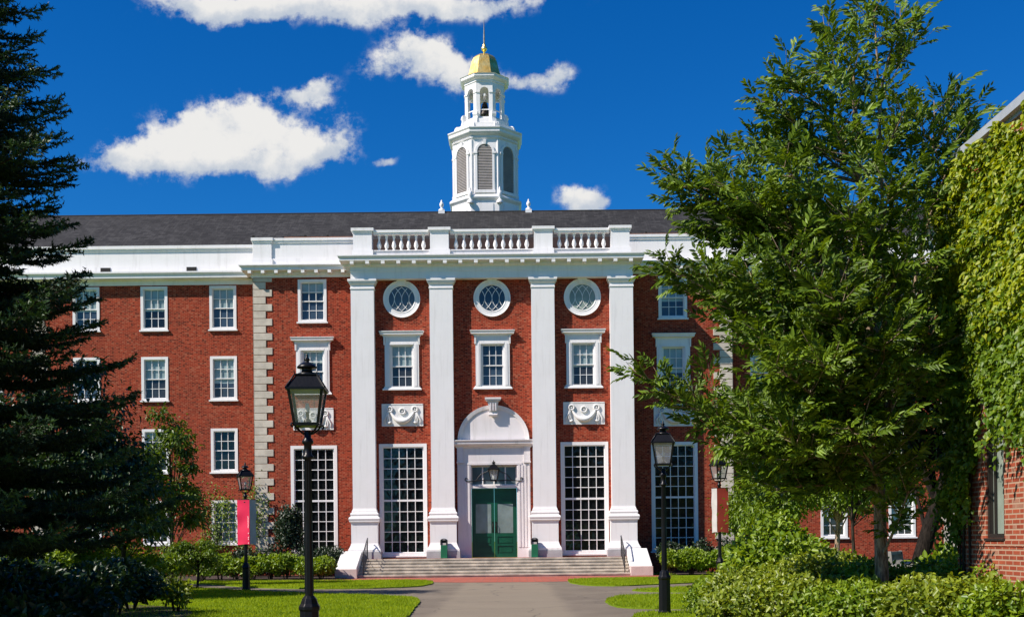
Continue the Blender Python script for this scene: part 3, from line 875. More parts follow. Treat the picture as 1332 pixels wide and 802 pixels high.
f.build('keystone', 'white_worn', doorway)
f = MB()
for x in (-1.04, -.53, 0, .53, 1.04): f.box(x - .03, x + .03, yv + .16, yv + .24, 4.17, 5.10)
f.box(-1.04, 1.04, yv + .163, yv + .237, 4.17, 4.23); f.box(-1.04, 1.04, yv + .163, yv + .237, 5.03, 5.10)
tw = f.build('transom_window', 'white', lib)
MB().poly([(-1.04, yv + .22, 4.2), (1.04, yv + .22, 4.2), (1.04, yv + .22, 5.08), (-1.04, yv + .22, 5.08)], [(0, 1, 2, 3)]).build('pane', 'glass_bath', tw)
for s in (-1, 1):
    f = MB(); yd = yv + .26
    X = lambda a, b: sorted((s * a, s * b))
    f.box(*X(.006, 1.045), yd + .03, yd + .07, .83, 4.04)
    for a, b, c, d in ((.006, .14, .83, 4.04), (.88, 1.045, .83, 4.04)): f.box(*X(a, b), yd, yd + .03, c, d)
    for c, d in ((.83, 1.0), (1.36, 1.45), (1.8, 1.95), (3.33, 3.5), (3.95, 4.04)): f.box(*X(.14, .88), yd, yd + .03, c, d)
    for c, d in ((1.06, 1.30), (1.51, 1.74), (3.56, 3.88)): f.box(*X(.20, .82), yd + .012, yd + .03, c, d); 
    leaf = f.build('door', 'green_paint', lib)
    MB().box(*X(.15, .87), yd + .012, yd + .028, 1.96, 3.32).build('pane', 'glass_door_reflect', leaf)
    MB().tube([(s * .075, yd, 2.05), (s * .075, yd - .07, 2.08), (s * .075, yd - .07, 2.36), (s * .075, yd, 2.4)], .014, 6).box(*X(.045, .105), yd - .012, yd, 1.98, 2.5).build('handle', 'bronze', leaf)

# --- steps, cheek walls
f = MB()
for k in range(6):
    yf = -.5 - .33 * (5 - k); f.box(-6.02, 6.02, yf, PY + .3, .137 * k, .137 * (k + 1) - .012)
    f.box(-6.02, 6.02, yf - .03, PY + .3, .137 * (k + 1) - .012 - .05, .137 * (k + 1))
f2 = MB().box(-6.9, 6.9, -.52, PY + .2, .0, .815)
steps = f.build('steps', 'step_stone', lib)
MB().box(-6.49, 6.49, -.47, PY, .805, .827).build('platform_edge', 'brick_paving', steps)
for s in (-1, 1):
    f = MB(); a, b = sorted((s * 6.06, s * 6.98))
    f.hexa([(a, -2.3, .42), (b, -2.3, .42), (b, -.3, .42), (a, -.3, .42)], [(a, -2.2, .50), (b, -2.2, .50), (b, -.3, 1.20), (a, -.3, 1.20)])
    ck = f.build('cheek_wall', 'limestone', lib, bevel=.02)
    MB().box(a - .03, b + .03, -2.36, -.1, 0, .42).build('cheek_base', 'granite', ck, bevel=.015)
    # handrail
    f = MB(); x = s * 5.8
    for q in (0, .11): 
        pass
    y1, y0_ = -.35, -1.95
    zt, zb = .82, .137
    f.tube([(x, y1, zt), (x, y1, zt + .95)], .022, 6); f.tube([(x, y0_, zb), (x, y0_, zb + .95)], .022, 6)
    f.tube([(x, y1 + .1, zt + .93), (x, y1, zt + .96), (x, y0_, zb + .96), (x, y0_ - .12, zb + .90), (x, y0_ - .13, zb + .8)], .026, 6)
    f.tube([(x, y1, zt + .12), (x, y0_, zb + .12)], .014, 5)
    for k in range(1, 8):
        tt = k / 8; yy = y1 + (y0_ - y1) * tt; zz = zt + (zb - zt) * tt
        f.tube([(x, yy, zz + .12), (x, yy, zz + .95)], .010, 4)
    f.build('handrail', 'rail_black', lib)

# --- cupola on the ridge
cup = thing('cupola', None, None); cup.parent = lib; cup.location = (-.47, 12.1, -.01); cup.scale = (1.006, 1.006, 1.006)
OX = (0, 0, 0)
f = MB()
f.oct([(1.86, 18.0), (1.86, 20.15), (1.90, 20.2), (1.98, 20.28), (2.0, 20.36), (1.90, 20.46), (1.76, 20.55), (1.745, 20.55), (1.745, 23.55), (1.79, 23.6), (1.79, 23.72), (1.90, 23.78), (1.98, 23.86), (2.0, 23.90), (2.0, 24.02), (2.06, 24.1), (2.06, 24.15), (1.70, 24.22), (1.66, 24.22), (1.66, 24.5), (1.30, 24.56), (1.26, 24.56), (1.26, 24.86), (1.20, 24.9), (0.3, 24.9)])
for k in range(8):
    a = PI / 8 + k * PI / 4; r1 = 1.745 / math.cos(PI / 8)
    ca, sa = math.cos(a), math.sin(a)
    f.tube([(ca * (r1 - .02), sa * (r1 - .02), 20.55), (ca * (r1 - .02), sa * (r1 - .02), 23.5)], .07, 8, False)
drum = f.build('drum', 'white', cup)
f = MB()
for k in range(8):     # small dentils under the cornice
    a = -PI / 2 + k * PI / 4; ca, sa = math.cos(a), math.sin(a)
    for q in range(11):
        o_ = -.65 + q * .13; bx = ca * 1.80 - sa * o_; by_ = sa * 1.80 + ca * o_
        f.box(bx - .035, bx + .035, by_ - .035, by_ + .035, 23.6, 23.70)
f.build('dentils', 'white', cup)
def face_frame(k):
    a = -PI / 2 + k * PI / 4
    return Matrix.Rotation(a + PI / 2, 4, 'Z')
def put(mb, k, r):
    M = face_frame(k) @ Matrix.Translation((0, -r, 0))
    mb.v = [tuple(M @ Vector(p)) for p in mb.v]
    return mb
def arch_outline(hw, z0, zs, n=16):
    return [(-hw, z0), (hw, z0)] + [(hw * math.cos(PI * i / n), zs + hw * math.sin(PI * i / n)) for i in range(n + 1)]
for k in (-2, -1, 0, 1, 2):
    r = 1.745
    g = MB().extrude_xz(arch_outline(.40, 20.75, 22.85), -.012, .01); put(g, k, r)
    lv = g.build('louvre_backing', 'louvre', cup) if False else None
    g = MB(); z = 20.76
    while z < 23.24:
        hw = .41 if z < 22.85 else math.sqrt(max(.41 ** 2 - (z - 22.85) ** 2, .0))
        if hw > .06:
            g.poly([(-hw, -.065, z), (hw, -.065, z), (hw, -.005, z + .075), (-hw, -.005, z + .075), (-hw, -.065, z + .012), (hw, -.065, z + .012), (hw, -.005, z + .087), (-hw, -.005, z + .087)], [(0, 1, 5, 4), (4, 5, 6, 7), (0, 3, 2, 1), (0, 4, 7, 3), (1, 2, 6, 5)])
        z += .085
    g.extrude_xz(arch_outline(.41, 20.75, 22.85), -.004, .004)
    put(g, k, r); g.build('louvre', 'louvre', cup)
    g = MB(); n = 20
    for hw, hw2, d in ((.41, .53, -.085),):
        out = [(-hw2, 20.66), (-hw2, 22.85)] + [(hw2 * math.cos(PI - PI * i / n), 22.85 + hw2 * math.sin(PI * i / n)) for i in range(1, n)] + [(hw2, 22.85), (hw2, 20.66)]
        inn = [(-hw, 20.66), (-hw, 22.85)] + [(hw * math.cos(PI - PI * i / n), 22.85 + hw * math.sin(PI * i / n)) for i in range(1, n)] + [(hw, 22.85), (hw, 20.66)]
        for i in range(len(out) - 1):
            A, B, D, E = out[i], out[i + 1], inn[i + 1], inn[i]
            g.hexa([(A[0], d, A[1]), (B[0], d, B[1]), (D[0], d, D[1]), (E[0], d, E[1])], [(A[0], .01, A[1]), (B[0], .01, B[1]), (D[0], .01, D[1]), (E[0], .01, E[1])])
    g.box(-.56, .56, -.11, .01, 20.60, 20.75)
    for s in (-1, 1): g.box(*sorted((s * .40, s * .62)), -.11, .01, 22.74, 22.84)
    g.hexa([(-.06, -.12, 23.24), (.06, -.12, 23.24), (.06, 0, 23.24), (-.06, 0, 23.24)], [(-.09, -.14, 23.5), (.09, -.14, 23.5), (.09, 0, 23.5), (-.09, 0, 23.5)])
    put(g, k, r); g.build('arch_frame', 'white', cup)
    g = MB().box(-.45, .45, -.03, .01, 18.2, 20.0); put(g, k, 1.86); g.build('base_panel', 'white', cup)
# open lantern
f = MB(); r = 1.10
fw = r * math.tan(PI / 8)
for k in range(8):
    g = MB(); hw = .24; n = 12; zs, zt_ = 26.42, 26.95
    for s in (-1, 1):
        g.box(*sorted((s * hw, s * fw)), -.0, .16, 24.88, zs)
        g.box(*sorted((s * (hw + .01), s * (fw + .01))), -.04, 0, zs - .08, zs)
    pts = [(hw * math.cos(PI * i / n), zs + hw * math.sin(PI * i / n)) for i in range(n + 1)]
    tops = [(fw, zs)] + [(fw * math.cos(PI * i / n) * 1.0, zt_) for i in range(1, n)] + [(-fw, zs)]
    tops[0] = (fw, zs); 
    for i in range(n):
        a_, b_ = pts[i], pts[i + 1]
        xa = fw if i == 0 else a_[0] * fw / hw; xb = -fw if i + 1 == n else b_[0] * fw / hw
        za = zs if i == 0 else zt_; zb_ = zs if i + 1 == n else zt_
        q = [(xa, za), a_, b_, (xb, zb_)]
        if i == 0: q = [(fw, zs), a_, b_, (xb, zt_), (fw, zt_)]
        if i + 1 == n: q = [(xa, zt_), a_, b_, (-fw, zs), (-fw, zt_)]
        g.extrude_xz(q, 0, .16)
    g.box(-hw, hw, .0, .12, 24.88, 25.02)
    g.box(-hw, hw, .05, .09, 25.40, 25.45)
    put(g, k, r); f.poly(g.v, g.f)
f.oct([(1.06, 26.95), (1.14, 26.95), (1.14, 27.05), (1.20, 27.08), (1.30, 27.16), (1.32, 27.2), (1.32, 27.30), (1.36, 27.34), (1.0, 27.40), (.98, 27.40)], cap=True)
lan = f.build('lantern', 'white', cup)
f = MB()
for k in range(8):
    a = PI / 8 + k * PI / 4
    g = MB()
    prof = [(.98, 24.4), (1.80, 24.22), (1.80, 24.42), (1.74, 24.56), (1.62, 24.58), (1.52, 24.52), (1.44, 24.6), (1.38, 24.8), (1.34, 24.98), (1.40, 25.10), (1.36, 25.25), (1.26, 25.28), (1.16, 25.2), (.98, 25.2)]
    g.poly([(x, -.13, z) for x, z in prof] + [(x, .13, z) for x, z in prof], [tuple(range(len(prof))), tuple(reversed(range(len(prof), 2 * len(prof))))] + [(i, (i + 1) % len(prof), len(prof) + (i + 1) % len(prof), len(prof) + i) for i in range(len(prof))])
    M = Matrix.Rotation(a, 4, 'Z'); g.v = [tuple(M @ Vector(p)) for p in g.v]; f.poly(g.v, g.f)
f.build('scroll_buttresses', 'white', cup)
f = MB().lathe([(.04, 26.2), (.10, 26.18), (.16, 26.05), (.19, 25.85), (.24, 25.65), (.31, 25.5), (.33, 25.45), (.30, 25.45), (.26, 25.5)], OX, 18)
f.tube([(0, 0, 25.55), (0, 0, 25.38)], .05, 8)
f.build('bell', 'bell_metal', cup)
MB().box(-1, 1, -.06, .06, 26.2, 26.32).box(-.06, .06, -1, 1, 26.201, 26.321).build('bell_beam', 'white', cup)
MB().oct([(1.02, 27.39), (1.0, 27.43), (.92, 27.55), (.86, 27.72), (.80, 27.95), (.745, 28.2), (.69, 28.42), (.60, 28.62), (.46, 28.76), (.30, 28.82), (.12, 28.85)]).build('dome', 'gold', cup)
fin = MB().lathe([(.10, 28.78), (.07, 28.9), (.06, 29.05), (.10, 29.08), (.16, 29.16), (.17, 29.22), (.14, 29.3), (.07, 29.36), (.10, 29.42), (.05, 29.48)], OX, 14).build('finial', 'gold', cup)
MB().lathe([(.05, 29.46), (.045, 29.9), (.025, 30.4), (.01, 30.85)], OX, 8).build('spike', 'wood_grey', cup)
urn = [(.20, 0), (.20, .10), (.10, .16), (.06, .22), (.10, .30), (.15, .42), (.12, .54), (.05, .60), (.07, .66), (.03, .74), (.0, .78)]
for x, y in ((-2.36, -2.2), (2.36, -2.2)):
    MB().lathe([(r_ * .82, z_ * .8) for r_, z_ in urn], (x, y, 19.50), 12).box(x - .17, x + .17, y - .17, y + .17, 18.6, 19.51).build('urn', 'white', cup)
for k in (-1, 1):
    a = -PI / 2 + k * PI / 8
    MB().lathe([(r_ * .9, z_ * 1.15) for r_, z_ in urn], (math.cos(a) * 2.1, math.sin(a) * 2.1, 20.0), 12).build('urn', 'white', cup)

# ------------------------------------------------------------------ street lamps
def make_lamp(H, loc, rz, label):
    root = thing('street_lamp', label, 'street lamp', loc, rz, 'black lantern street lamps along the paths')
    f = MB()
    f.lathe([(.15, 0), (.15, .05), (.135, .07), (.13, .72), (.145, .74), (.145, .78), (.12, .82), (.10, .88), (.068, .92)], (0, 0, 0), 8, False, PI / 8)
    f.build('base', 'lamp_black', root, bevel=.006)
    zl = H - 1.0
    f = MB()
    f.lathe([(.056, .90), (.052, zl * .6), (.043, zl - .32), (.075, zl - .30), (.078, zl - .27), (.052, zl - .25), (.050, zl - .12), (.075, zl - .10), (.075, zl - .07), (.045, zl - .03), (.045, zl + .06)], (0, 0, 0), 20)
    for k in range(10):
        a = 2 * PI * k / 10
        f.tube([(.052 * math.cos(a), .052 * math.sin(a), .95), (.042 * math.cos(a), .042 * math.sin(a), zl - .33)], [.009, .007], 5)
    f.build('post', 'lamp_black', root)
    # cradle
    f = MB()
    for k in range(4):
        a = PI / 4 + k * PI / 2; ca, sa = math.cos(a), math.sin(a)
        rp = [(.045, .02), (.10, .035), (.17, .08), (.225, .14), (.255, .15), (.27, .12), (.25, .10), (.24, .115)]
        f.tube([(ca * r_, sa * r_, zl + z_) for r_, z_ in rp], .013, 6)
    b0, b1, z0, z1 = .15, .215, zl + .14, zl + .58
    sq = lambda r_, z_: [(-r_, -r_, z_), (r_, -r_, z_), (r_, r_, z_), (-r_, r_, z_)]
    f.hexa(sq(b0 + .02, z0 - .02), sq(b0 + .022, z0 + .02))
    for sx in (-1, 1):
        for sy in (-1, 1):
            w = .018
            c0 = (sx * b0, sy * b0); c1 = (sx * b1, sy * b1)
            f.hexa([(c0[0] - w, c0[1] - w, z0), (c0[0] + w, c0[1] - w, z0), (c0[0] + w, c0[1] + w, z0), (c0[0] - w, c0[1] + w, z0)],
                   [(c1[0] - w, c1[1] - w, z1), (c1[0] + w, c1[1] - w, z1), (c1[0] + w, c1[1] + w, z1), (c1[0] - w, c1[1] + w, z1)])
    f.build('lantern_frame', 'lamp_black', root)
    f = MB()
    for q in range(4):
        A0, A1 = sq(b0 + .004, z0 + .02), sq(b1 + .004, z1)
        f.poly([A0[q], A0[(q + 1) % 4], A1[(q + 1) % 4], A1[q]], [(0, 1, 2, 3)])
    f.build('glass', 'clear_glass', root)
    f = MB()
    f.hexa(sq(.252, z1), sq(.252, z1 + .03)); f.hexa(sq(.236, z1 + .03), sq(.13, z1 + .20))
    f.hexa(sq(.15, z1 + .20), sq(.15, z1 + .215))
    for sx in (-1, 1):
        for sy in (-1, 1):
            f.tube([(sx * .25, sy * .25, z1 + .02), (sx * .14, sy * .14, z1 + .21), (sx * .15, sy * .15, z1 + .245)], [.014, .011, .006], 5)
    f.build('lantern_roof', 'lamp_black', root)
    f = MB()
    f.lathe([(.125, z1 + .21), (.12, z1 + .235), (.075, z1 + .25), (.065, z1 + .30), (.13, z1 + .305), (.132, z1 + .32), (.10, z1 + .35), (.06, z1 + .375), (.03, z1 + .385), (.028, z1 + .40), (.045, z1 + .415), (.028, z1 + .435), (.016, z1 + .45), (.018, z1 + .47), (.0, z1 + .50)], (0, 0, 0), 16)
    f.build('finial', 'lamp_black', root)
    f = MB().lathe([(.05, z0 + .0), (.05, z0 + .06), (.022, z0 + .08), (.022, z0 + .16), (.035, z0 + .17)], (0, 0, 0), 12)
    f.build('burner', 'lamp_black', root)
    MB().lathe([(.02, z0 + .16), (.028, z0 + .19), (.03, z0 + .23), (.02, z0 + .28), (.0, z0 + .29)], (0, 0, 0), 14).build('mantle', 'candle', root)
    return root
make_lamp(4.02, (-2.67, 15.15, 0.0), R(3), 'largest black lantern lamp, on the left lawn in front of the tall left window')
make_lamp(4.02, (3.23, 24.5, 0.03), R(-8), 'black lantern lamp without a banner on the right lawn near the steps')
LB = (-9.05, 39.2, 0.03); LD = (7.17, 39.8, 0.03)
make_lamp(4.26, LB, R(24), 'black lantern lamp carrying the bright pink banner by the left hedge')
make_lamp(4.5, LD, R(22), 'black lantern lamp carrying the maroon banner behind the right shrubs')

def banner(loc, H, side, wf, wp, ox, face, label, marks):
    """two cloths meeting in a fold in front of the post: the coloured face towards side, the pale one falling back"""
    z0, z1 = H - 2.76, H - 1.25
    root = thing('banner', label, 'banner', (loc[0] + ox, loc[1] - .10, loc[2]), 0, 'cloth banners hung on the lamp posts')
    for s, mat, wid, ang, lab in ((side, face, wf, R(10) * side, 'coloured face of the banner'), (-side, 'banner_pale', wp, R(-58) * side, 'pale turned side of the banner')):
        f = MB(); n = 8; m_ = 18; th = .010; v = []
        wid = wid / math.cos(ang)
        for j in range(m_ + 1):
            for i in range(n + 1):
                u = i / n; w_ = j / m_
                v.append((s * (.004 + wid * u), -.012 * math.sin(w_ * 6 + u * 3) * (1 - .5 * w_) + .01 * math.sin(w_ * 15 + u) * u, z0 + .012 * math.sin(u * 5) * (1 - w_) + (z1 - z0) * w_))
        v2 = [(p[0], p[1] + th, p[2]) for p in v]
        idx = lambda i, j: j * (n + 1) + i
        fs = [(idx(i, j), idx(i + 1, j), idx(i + 1, j + 1), idx(i, j + 1)) for i in range(n) for j in range(m_)]
        f.poly(v, fs, True); f.poly(v2, [tuple(reversed(q)) for q in fs], True)
        c, s_ = math.cos(ang), math.sin(ang)
        turn = lambda p: (p[0] * c - p[1] * s_, p[0] * s_ + p[1] * c, p[2])
        f.v = [turn(p) for p in f.v]
        o = f.build('cloth', mat, root); o['label'] = lab
        g = MB()
        for z in (z0 - .02, z1 + .015): g.tube([turn((0, .02, z)), turn((s * wid, .02, z))], .011, 6)
        for z in (z0 - .02, z1 + .015): g.tube([(0, .02, z), (-ox, .10, z)], .014, 6)
        g.build('bracket', 'lamp_black', root)
        if s == side and marks:
            g = MB(); rr = random.Random(3); z = z0 + .55
            for k in range(9):
                h = rr.uniform(.02, .045); z += h + .012; x = s * (.035 + rr.uniform(0, .012))
                g.box(x - .012, x + .012, -.034, -.030, z - h, z)
            for zz in (.03, .16, .22, .36): g.box(s * .035 - .012, s * .035 + .012, -.034, -.030, z0 + zz, z0 + zz + .04)
            g.v = [turn(p) for p in g.v]
            g.build('lettering', 'banner_mark', root)
    return root
banner(LB, 4.3, -1, .43, .16, .16, 'banner_pink', 'bright pink cloth banner hanging on the lamp post left of the steps', True)
banner(LD, 4.55, 1, .40, .14, -.10, 'banner_maroon', 'maroon and pale banner hanging on the lamp post right of the steps', False)

# hanging lantern over the door, on its scrolled bar
hl = thing('door_lantern', 'small black lantern on a scrolled iron bar over the green door', 'lantern', (XC, Y0 + PY - .3, 4.38))
f = MB()
f.tube([(-1.22, .16, .10), (-1.30, .16, .14), (-1.34, .16, .06), (-1.28, .16, -.02), (-1.15, .16, -.02), (-.6, .05, .02), (0, 0, -.02), (.6, .05, .02), (1.15, .16, -.02), (1.28, .16, -.02), (1.34, .16, .06), (1.30, .16, .14), (1.22, .16, .10)], .022, 6)
f.tube([(-.85, .12, 0), (-.62, .1, .28), (-.2, .03, .48), (0, 0, .56)], .018, 6); f.tube([(.85, .12, 0), (.62, .1, .28), (.2, .03, .48), (0, 0, .56)], .018, 6)
f.build('bracket', 'lamp_black', hl)
f = MB(); sq = lambda r_, z_: [(-r_, -r_, z_), (r_, -r_, z_), (r_, r_, z_), (-r_, r_, z_)]
f.hexa(sq(.27, .52), sq(.11, .72)); f.hexa(sq(.29, .49), sq(.29, .52)); f.lathe([(.12, .72), (.05, .78), (.10, .82), (.03, .88), (.0, .96)], (0, 0, 0), 12)
for sx in (-1, 1):
    for sy in (-1, 1): f.tube([(sx * .14, sy * .14, .02), (sx * .23, sy * .23, .49)], .018, 5)
f.hexa(sq(.16, 0), sq(.16, .04))
f.build('lantern_frame', 'lamp_black', hl)
f = MB()
for q in range(4):
    A0, A1 = sq(.145, .04), sq(.225, .49); f.poly([A0[q], A0[(q + 1) % 4], A1[(q + 1) % 4], A1[q]], [(0, 1, 2, 3)])
f.build('glass', 'clear_glass', hl)
MB().lathe([(.03, .04), (.06, .12), (.06, .25), (.0, .3)], (0, 0, 0), 10).build('bulb', 'candle', hl)

# green ash bins flanking the door
for x, lab in ((577, 'green upright bin with black hood left of the door'), (695.5, 'green upright bin with black hood right of the door')):
    bx = (x - 666) / 28.6
    bn = thing('ash_bin', lab, 'bin', (bx, Y0 - .33, .827), 0, 'green bins beside the door')
    MB().box(-.15, .15, -.12, .12, 0, .60).box(-.155, .155, -.125, .125, .0, .04).build('body', 'bin_green', bn, bevel=.008)
    f = MB(); n = 12
    arc = [(.165 * math.cos(PI * k / n), .80 + .10 * math.sin(PI * k / n)) for k in range(n + 1)]
    inn = [(.11 * math.cos(PI * k / n), .80 + .06 * math.sin(PI * k / n)) for k in range(n + 1)]
    f.extrude_xz([(-.165, .601), (-.11, .601)] + [(-.11, .66)] + [(-.165, .66)], -.125, .125); f.extrude_xz([(.165, .601), (.11, .601), (.11, .66), (.165, .66)], -.125, .125)
    for k in range(n): f.extrude_xz([arc[k], arc[k + 1], inn[k + 1], inn[k]], -.125, .125)
    f.box(-.165, -.11, -.125, .125, .661, .80); f.box(.11, .165, -.125, .125, .661, .80); f.box(-.11, .11, .09, .125, .601, .84)
    f.build('hood', 'rail_black', bn)
    MB().box(-.10, .10, -.09, .085, .605, .70).build('ash_tray', 'banner_pale', bn)

# raised lawn on the right behind the shrubs
def sstep(x, a, b_):
    t_ = min(1, max(0, (x - a) / (b_ - a))); return t_ * t_ * (3 - 2 * t_)
def terrace_z(x, y): return .035 + .56 * sstep(x, 6.9 + .085 * max(0, y - 22), 8.6 + .085 * max(0, y - 22)) * sstep(y, 19.6, 21.8) * (1 - sstep(y, 50.5, 53))
nx, ny = 40, 70; v = []
for j in range(ny + 1):
    for i in range(nx + 1):
        x = 6.8 + 19 * i / nx; y = 19.5 + 36.5 * j / ny; v.append((x, y, terrace_z(x, y) + .004))
TM = MB().poly(v, [(j * (nx + 1) + i, j * (nx + 1) + i + 1, (j + 1) * (nx + 1) + i + 1, (j + 1) * (nx + 1) + i) for i in range(nx) for j in range(ny)], True)
o = TM.build('lawn', 'lawn'); o['kind'] = 'structure'
sheet('path', [(10.6, 42.2), (24, 43.2), (24, 46.2), (10.8, 45.2)], .61, 'concrete', .02)
sheet('planting_bed', [(11.4, 49.0), (24, 49.2), (24, 50.4), (11.4, 50.4)], .61, 'mulch', .02)
# bench beside the tree
bt = thing('garden_bench', 'weathered grey wooden bench half hidden behind the right shrubs', 'bench', (7.95, 22.9, terrace_z(7.95, 22.9)), R(62))
for s in (-1, 1):
    f = MB(); x = s * .62
    f.box(x - .035, x + .035, -.28, -.21, 0, .64); f.hexa([(x - .035, .2, 0), (x + .035, .2, 0), (x + .035, .28, 0), (x - .035, .28, 0)], [(x - .035, .30, .95), (x + .035, .30, .95), (x + .035, .36, .95), (x - .035, .36, .95)])
    f.box(x - .03, x + .03, -.2, .22, .34, .41)
    f.build('leg', 'wood_grey', bt)
    MB().box(x - .05, x + .05, -.33, .28, .641, .68).build('armrest', 'wood_grey', bt)
f = MB()
for k in range(5): f.box(-.70, .70, -.28 + k * .10, -.20 + k * .10, .411, .436)
f.build('seat', 'wood_grey', bt)
f = MB()
f.box(-.58, .58, .31, .35, .86, .94); f.box(-.58, .58, .27, .31, .52, .58)
for k in range(9): f.box(-.53 + k * .13, -.49 + k * .13, .285, .31, .56, .88)
f.build('backrest', 'wood_grey', bt)

# ------------------------------------------------------------------ the brick building on the right: wall along the path, x = 6.57
RX = 6.57
rb = thing('brick_house', 'ivy covered brick building cut off by the right edge', 'building', (RX, 17.0, 0))
mb = MB()
y_a, y_b = 0.0, -14.0
hole = (-1.62, -1.03, 1.58, 3.55)
ys = sorted({y_b, y_a, hole[0], hole[1]}); zs_ = [0, hole[2], hole[3], 6.98]
for i in range(3):
    for j in range(3):
        if i == 1 and j == 1: continue
        mb.poly([(0, ys[i], zs_[j]), (0, ys[i + 1], zs_[j]), (0, ys[i + 1], zs_[j + 1]), (0, ys[i], zs_[j + 1])], [(0, 1, 2, 3)])
for p, q in (((hole[0], hole[2]), (hole[1], hole[2])), ((hole[1], hole[2]), (hole[1], hole[3])), ((hole[1], hole[3]), (hole[0], hole[3])), ((hole[0], hole[3]), (hole[0], hole[2]))):
    mb.poly([(0, p[0], p[1]), (0, q[0], q[1]), (.25, q[0], q[1]), (.25, p[0], p[1])], [(0, 1, 2, 3)])
mb.poly([(0, 0, 0), (9, 0, 0), (9, 0, 6.98), (0, 0, 6.98)], [(0, 1, 2, 3)])
mb.poly([(9, 0, 0), (9, -14, 0), (9, -14, 6.98), (9, 0, 6.98)], [(0, 1, 2, 3)])
mb.poly([(9, -14, 0), (0, -14, 0), (0, -14, 6.98), (9, -14, 6.98)], [(0, 1, 2, 3)])
mb.box(-.012, .005, -13.9, -.002, 1.47, 1.54)
mb.build('wall', 'brick_near', rb)
f = MB()
f.sweep([(0, -14), (9, -14), (9, 0), (0, 0)], [(-.3, 6.985), (.03, 6.985), (.03, 7.03), (.10, 7.05), (.10, 7.17), (-.3, 7.2)], closed=True)
f.build('coping', 'grey_metal', rb)
MB().box(.25, 8.75, -13.75, -.25, 6.9, 6.98).build('roof', 'flashing', rb)
f = MB(); a, b, c, d = hole
for y0_, y1_, z0_, z1_ in ((a, a + .06, c, d), (b - .06, b, c, d), (a + .06, b - .06, c, c + .06), (a + .06, b - .06, d - .06, d)): f.box(.02, .10, y0_, y1_, z0_, z1_)
f.box(-.03, .12, a - .02, b + .02, c - .035, c - .001)
w_ = f.build('window', 'dark_frame', rb)
MB().poly([(.08, a + .05, c + .05), (.08, b - .05, c + .05), (.08, b - .05, d - .05), (.08, a + .05, d - .05)], [(0, 1, 2, 3)]).build('pane', 'glass_sage', w_)
MB().box(.045, .07, (a + b) / 2 + .1, (a + b) / 2 + .135, c + .06, d - .06).build('mullion', 'dark_frame', w_)

# ------------------------------------------------------------------ foliage tools (numpy)
def nrm(a): return a / np.maximum(np.linalg.norm(a, axis=-1, keepdims=True), 1e-9)
def raw_mesh(name, V, F, mat, parent=None, loc=(0, 0, 0), smooth=False):
    me = bpy.data.meshes.new(name)
    V = np.asarray(V, np.float32); F = np.asarray(F, np.int32)
    me.vertices.add(len(V)); me.vertices.foreach_set('co', V.ravel())
    k = F.shape[1]
    me.loops.add(F.size); me.loops.foreach_set('vertex_index', F.ravel())
    me.polygons.add(len(F)); me.polygons.foreach_set('loop_start', np.arange(0, F.size, k, dtype=np.int32))
    if smooth: me.polygons.foreach_set('use_smooth', np.ones(len(F), dtype=bool))
    me.materials.append(MATS[mat]); me.update(calc_edges=True)
    o = bpy.data.objects.new(name, me); C.objects.link(o); o.location = loc
    if parent: o.parent = parent
    return o
def leaves(name, O, A, N, L, W, mat, parent=None, fold=.22, curl=.25, loc=(0, 0, 0)):
    """one folded, slightly curled blade per row: base O, axis A, face normal N"""
    A = nrm(A); S = nrm(np.cross(A, N)); N = np.cross(S, A)
    L = np.broadcast_to(L, (len(O),))[:, None]; W = np.broadcast_to(W, (len(O),))[:, None]
    v0 = O; t1 = O + A * L * .33; t2 = O + A * L * .70 - N * L * curl * .25
    l1 = t1 + S * W * .5 + N * W * fold; r1 = t1 - S * W * .5 + N * W * fold
    l2 = t2 + S * W * .36 + N * W * fold * .7; r2 = t2 - S * W * .36 + N * W * fold * .7
    tip = O + A * L - N * L * curl * .6
    V = np.stack([v0, l1, l2, tip, r2, r1], 1).reshape(-1, 3)
    b = np.arange(len(O))[:, None] * 6
    F = np.concatenate([b + np.array([0, 1, 2, 3]), b + np.array([0, 3, 4, 5])], 0)
    return raw_mesh(name, V, F, mat, parent, loc)
def bez(p0, p1, p2, n):
    t = np.linspace(0, 1, n)[:, None]
    return (1 - t) ** 2 * p0 + 2 * t * (1 - t) * p1 + t * t * p2
def rand_dir(rng, n): return nrm(rng.normal(size=(n, 3)))

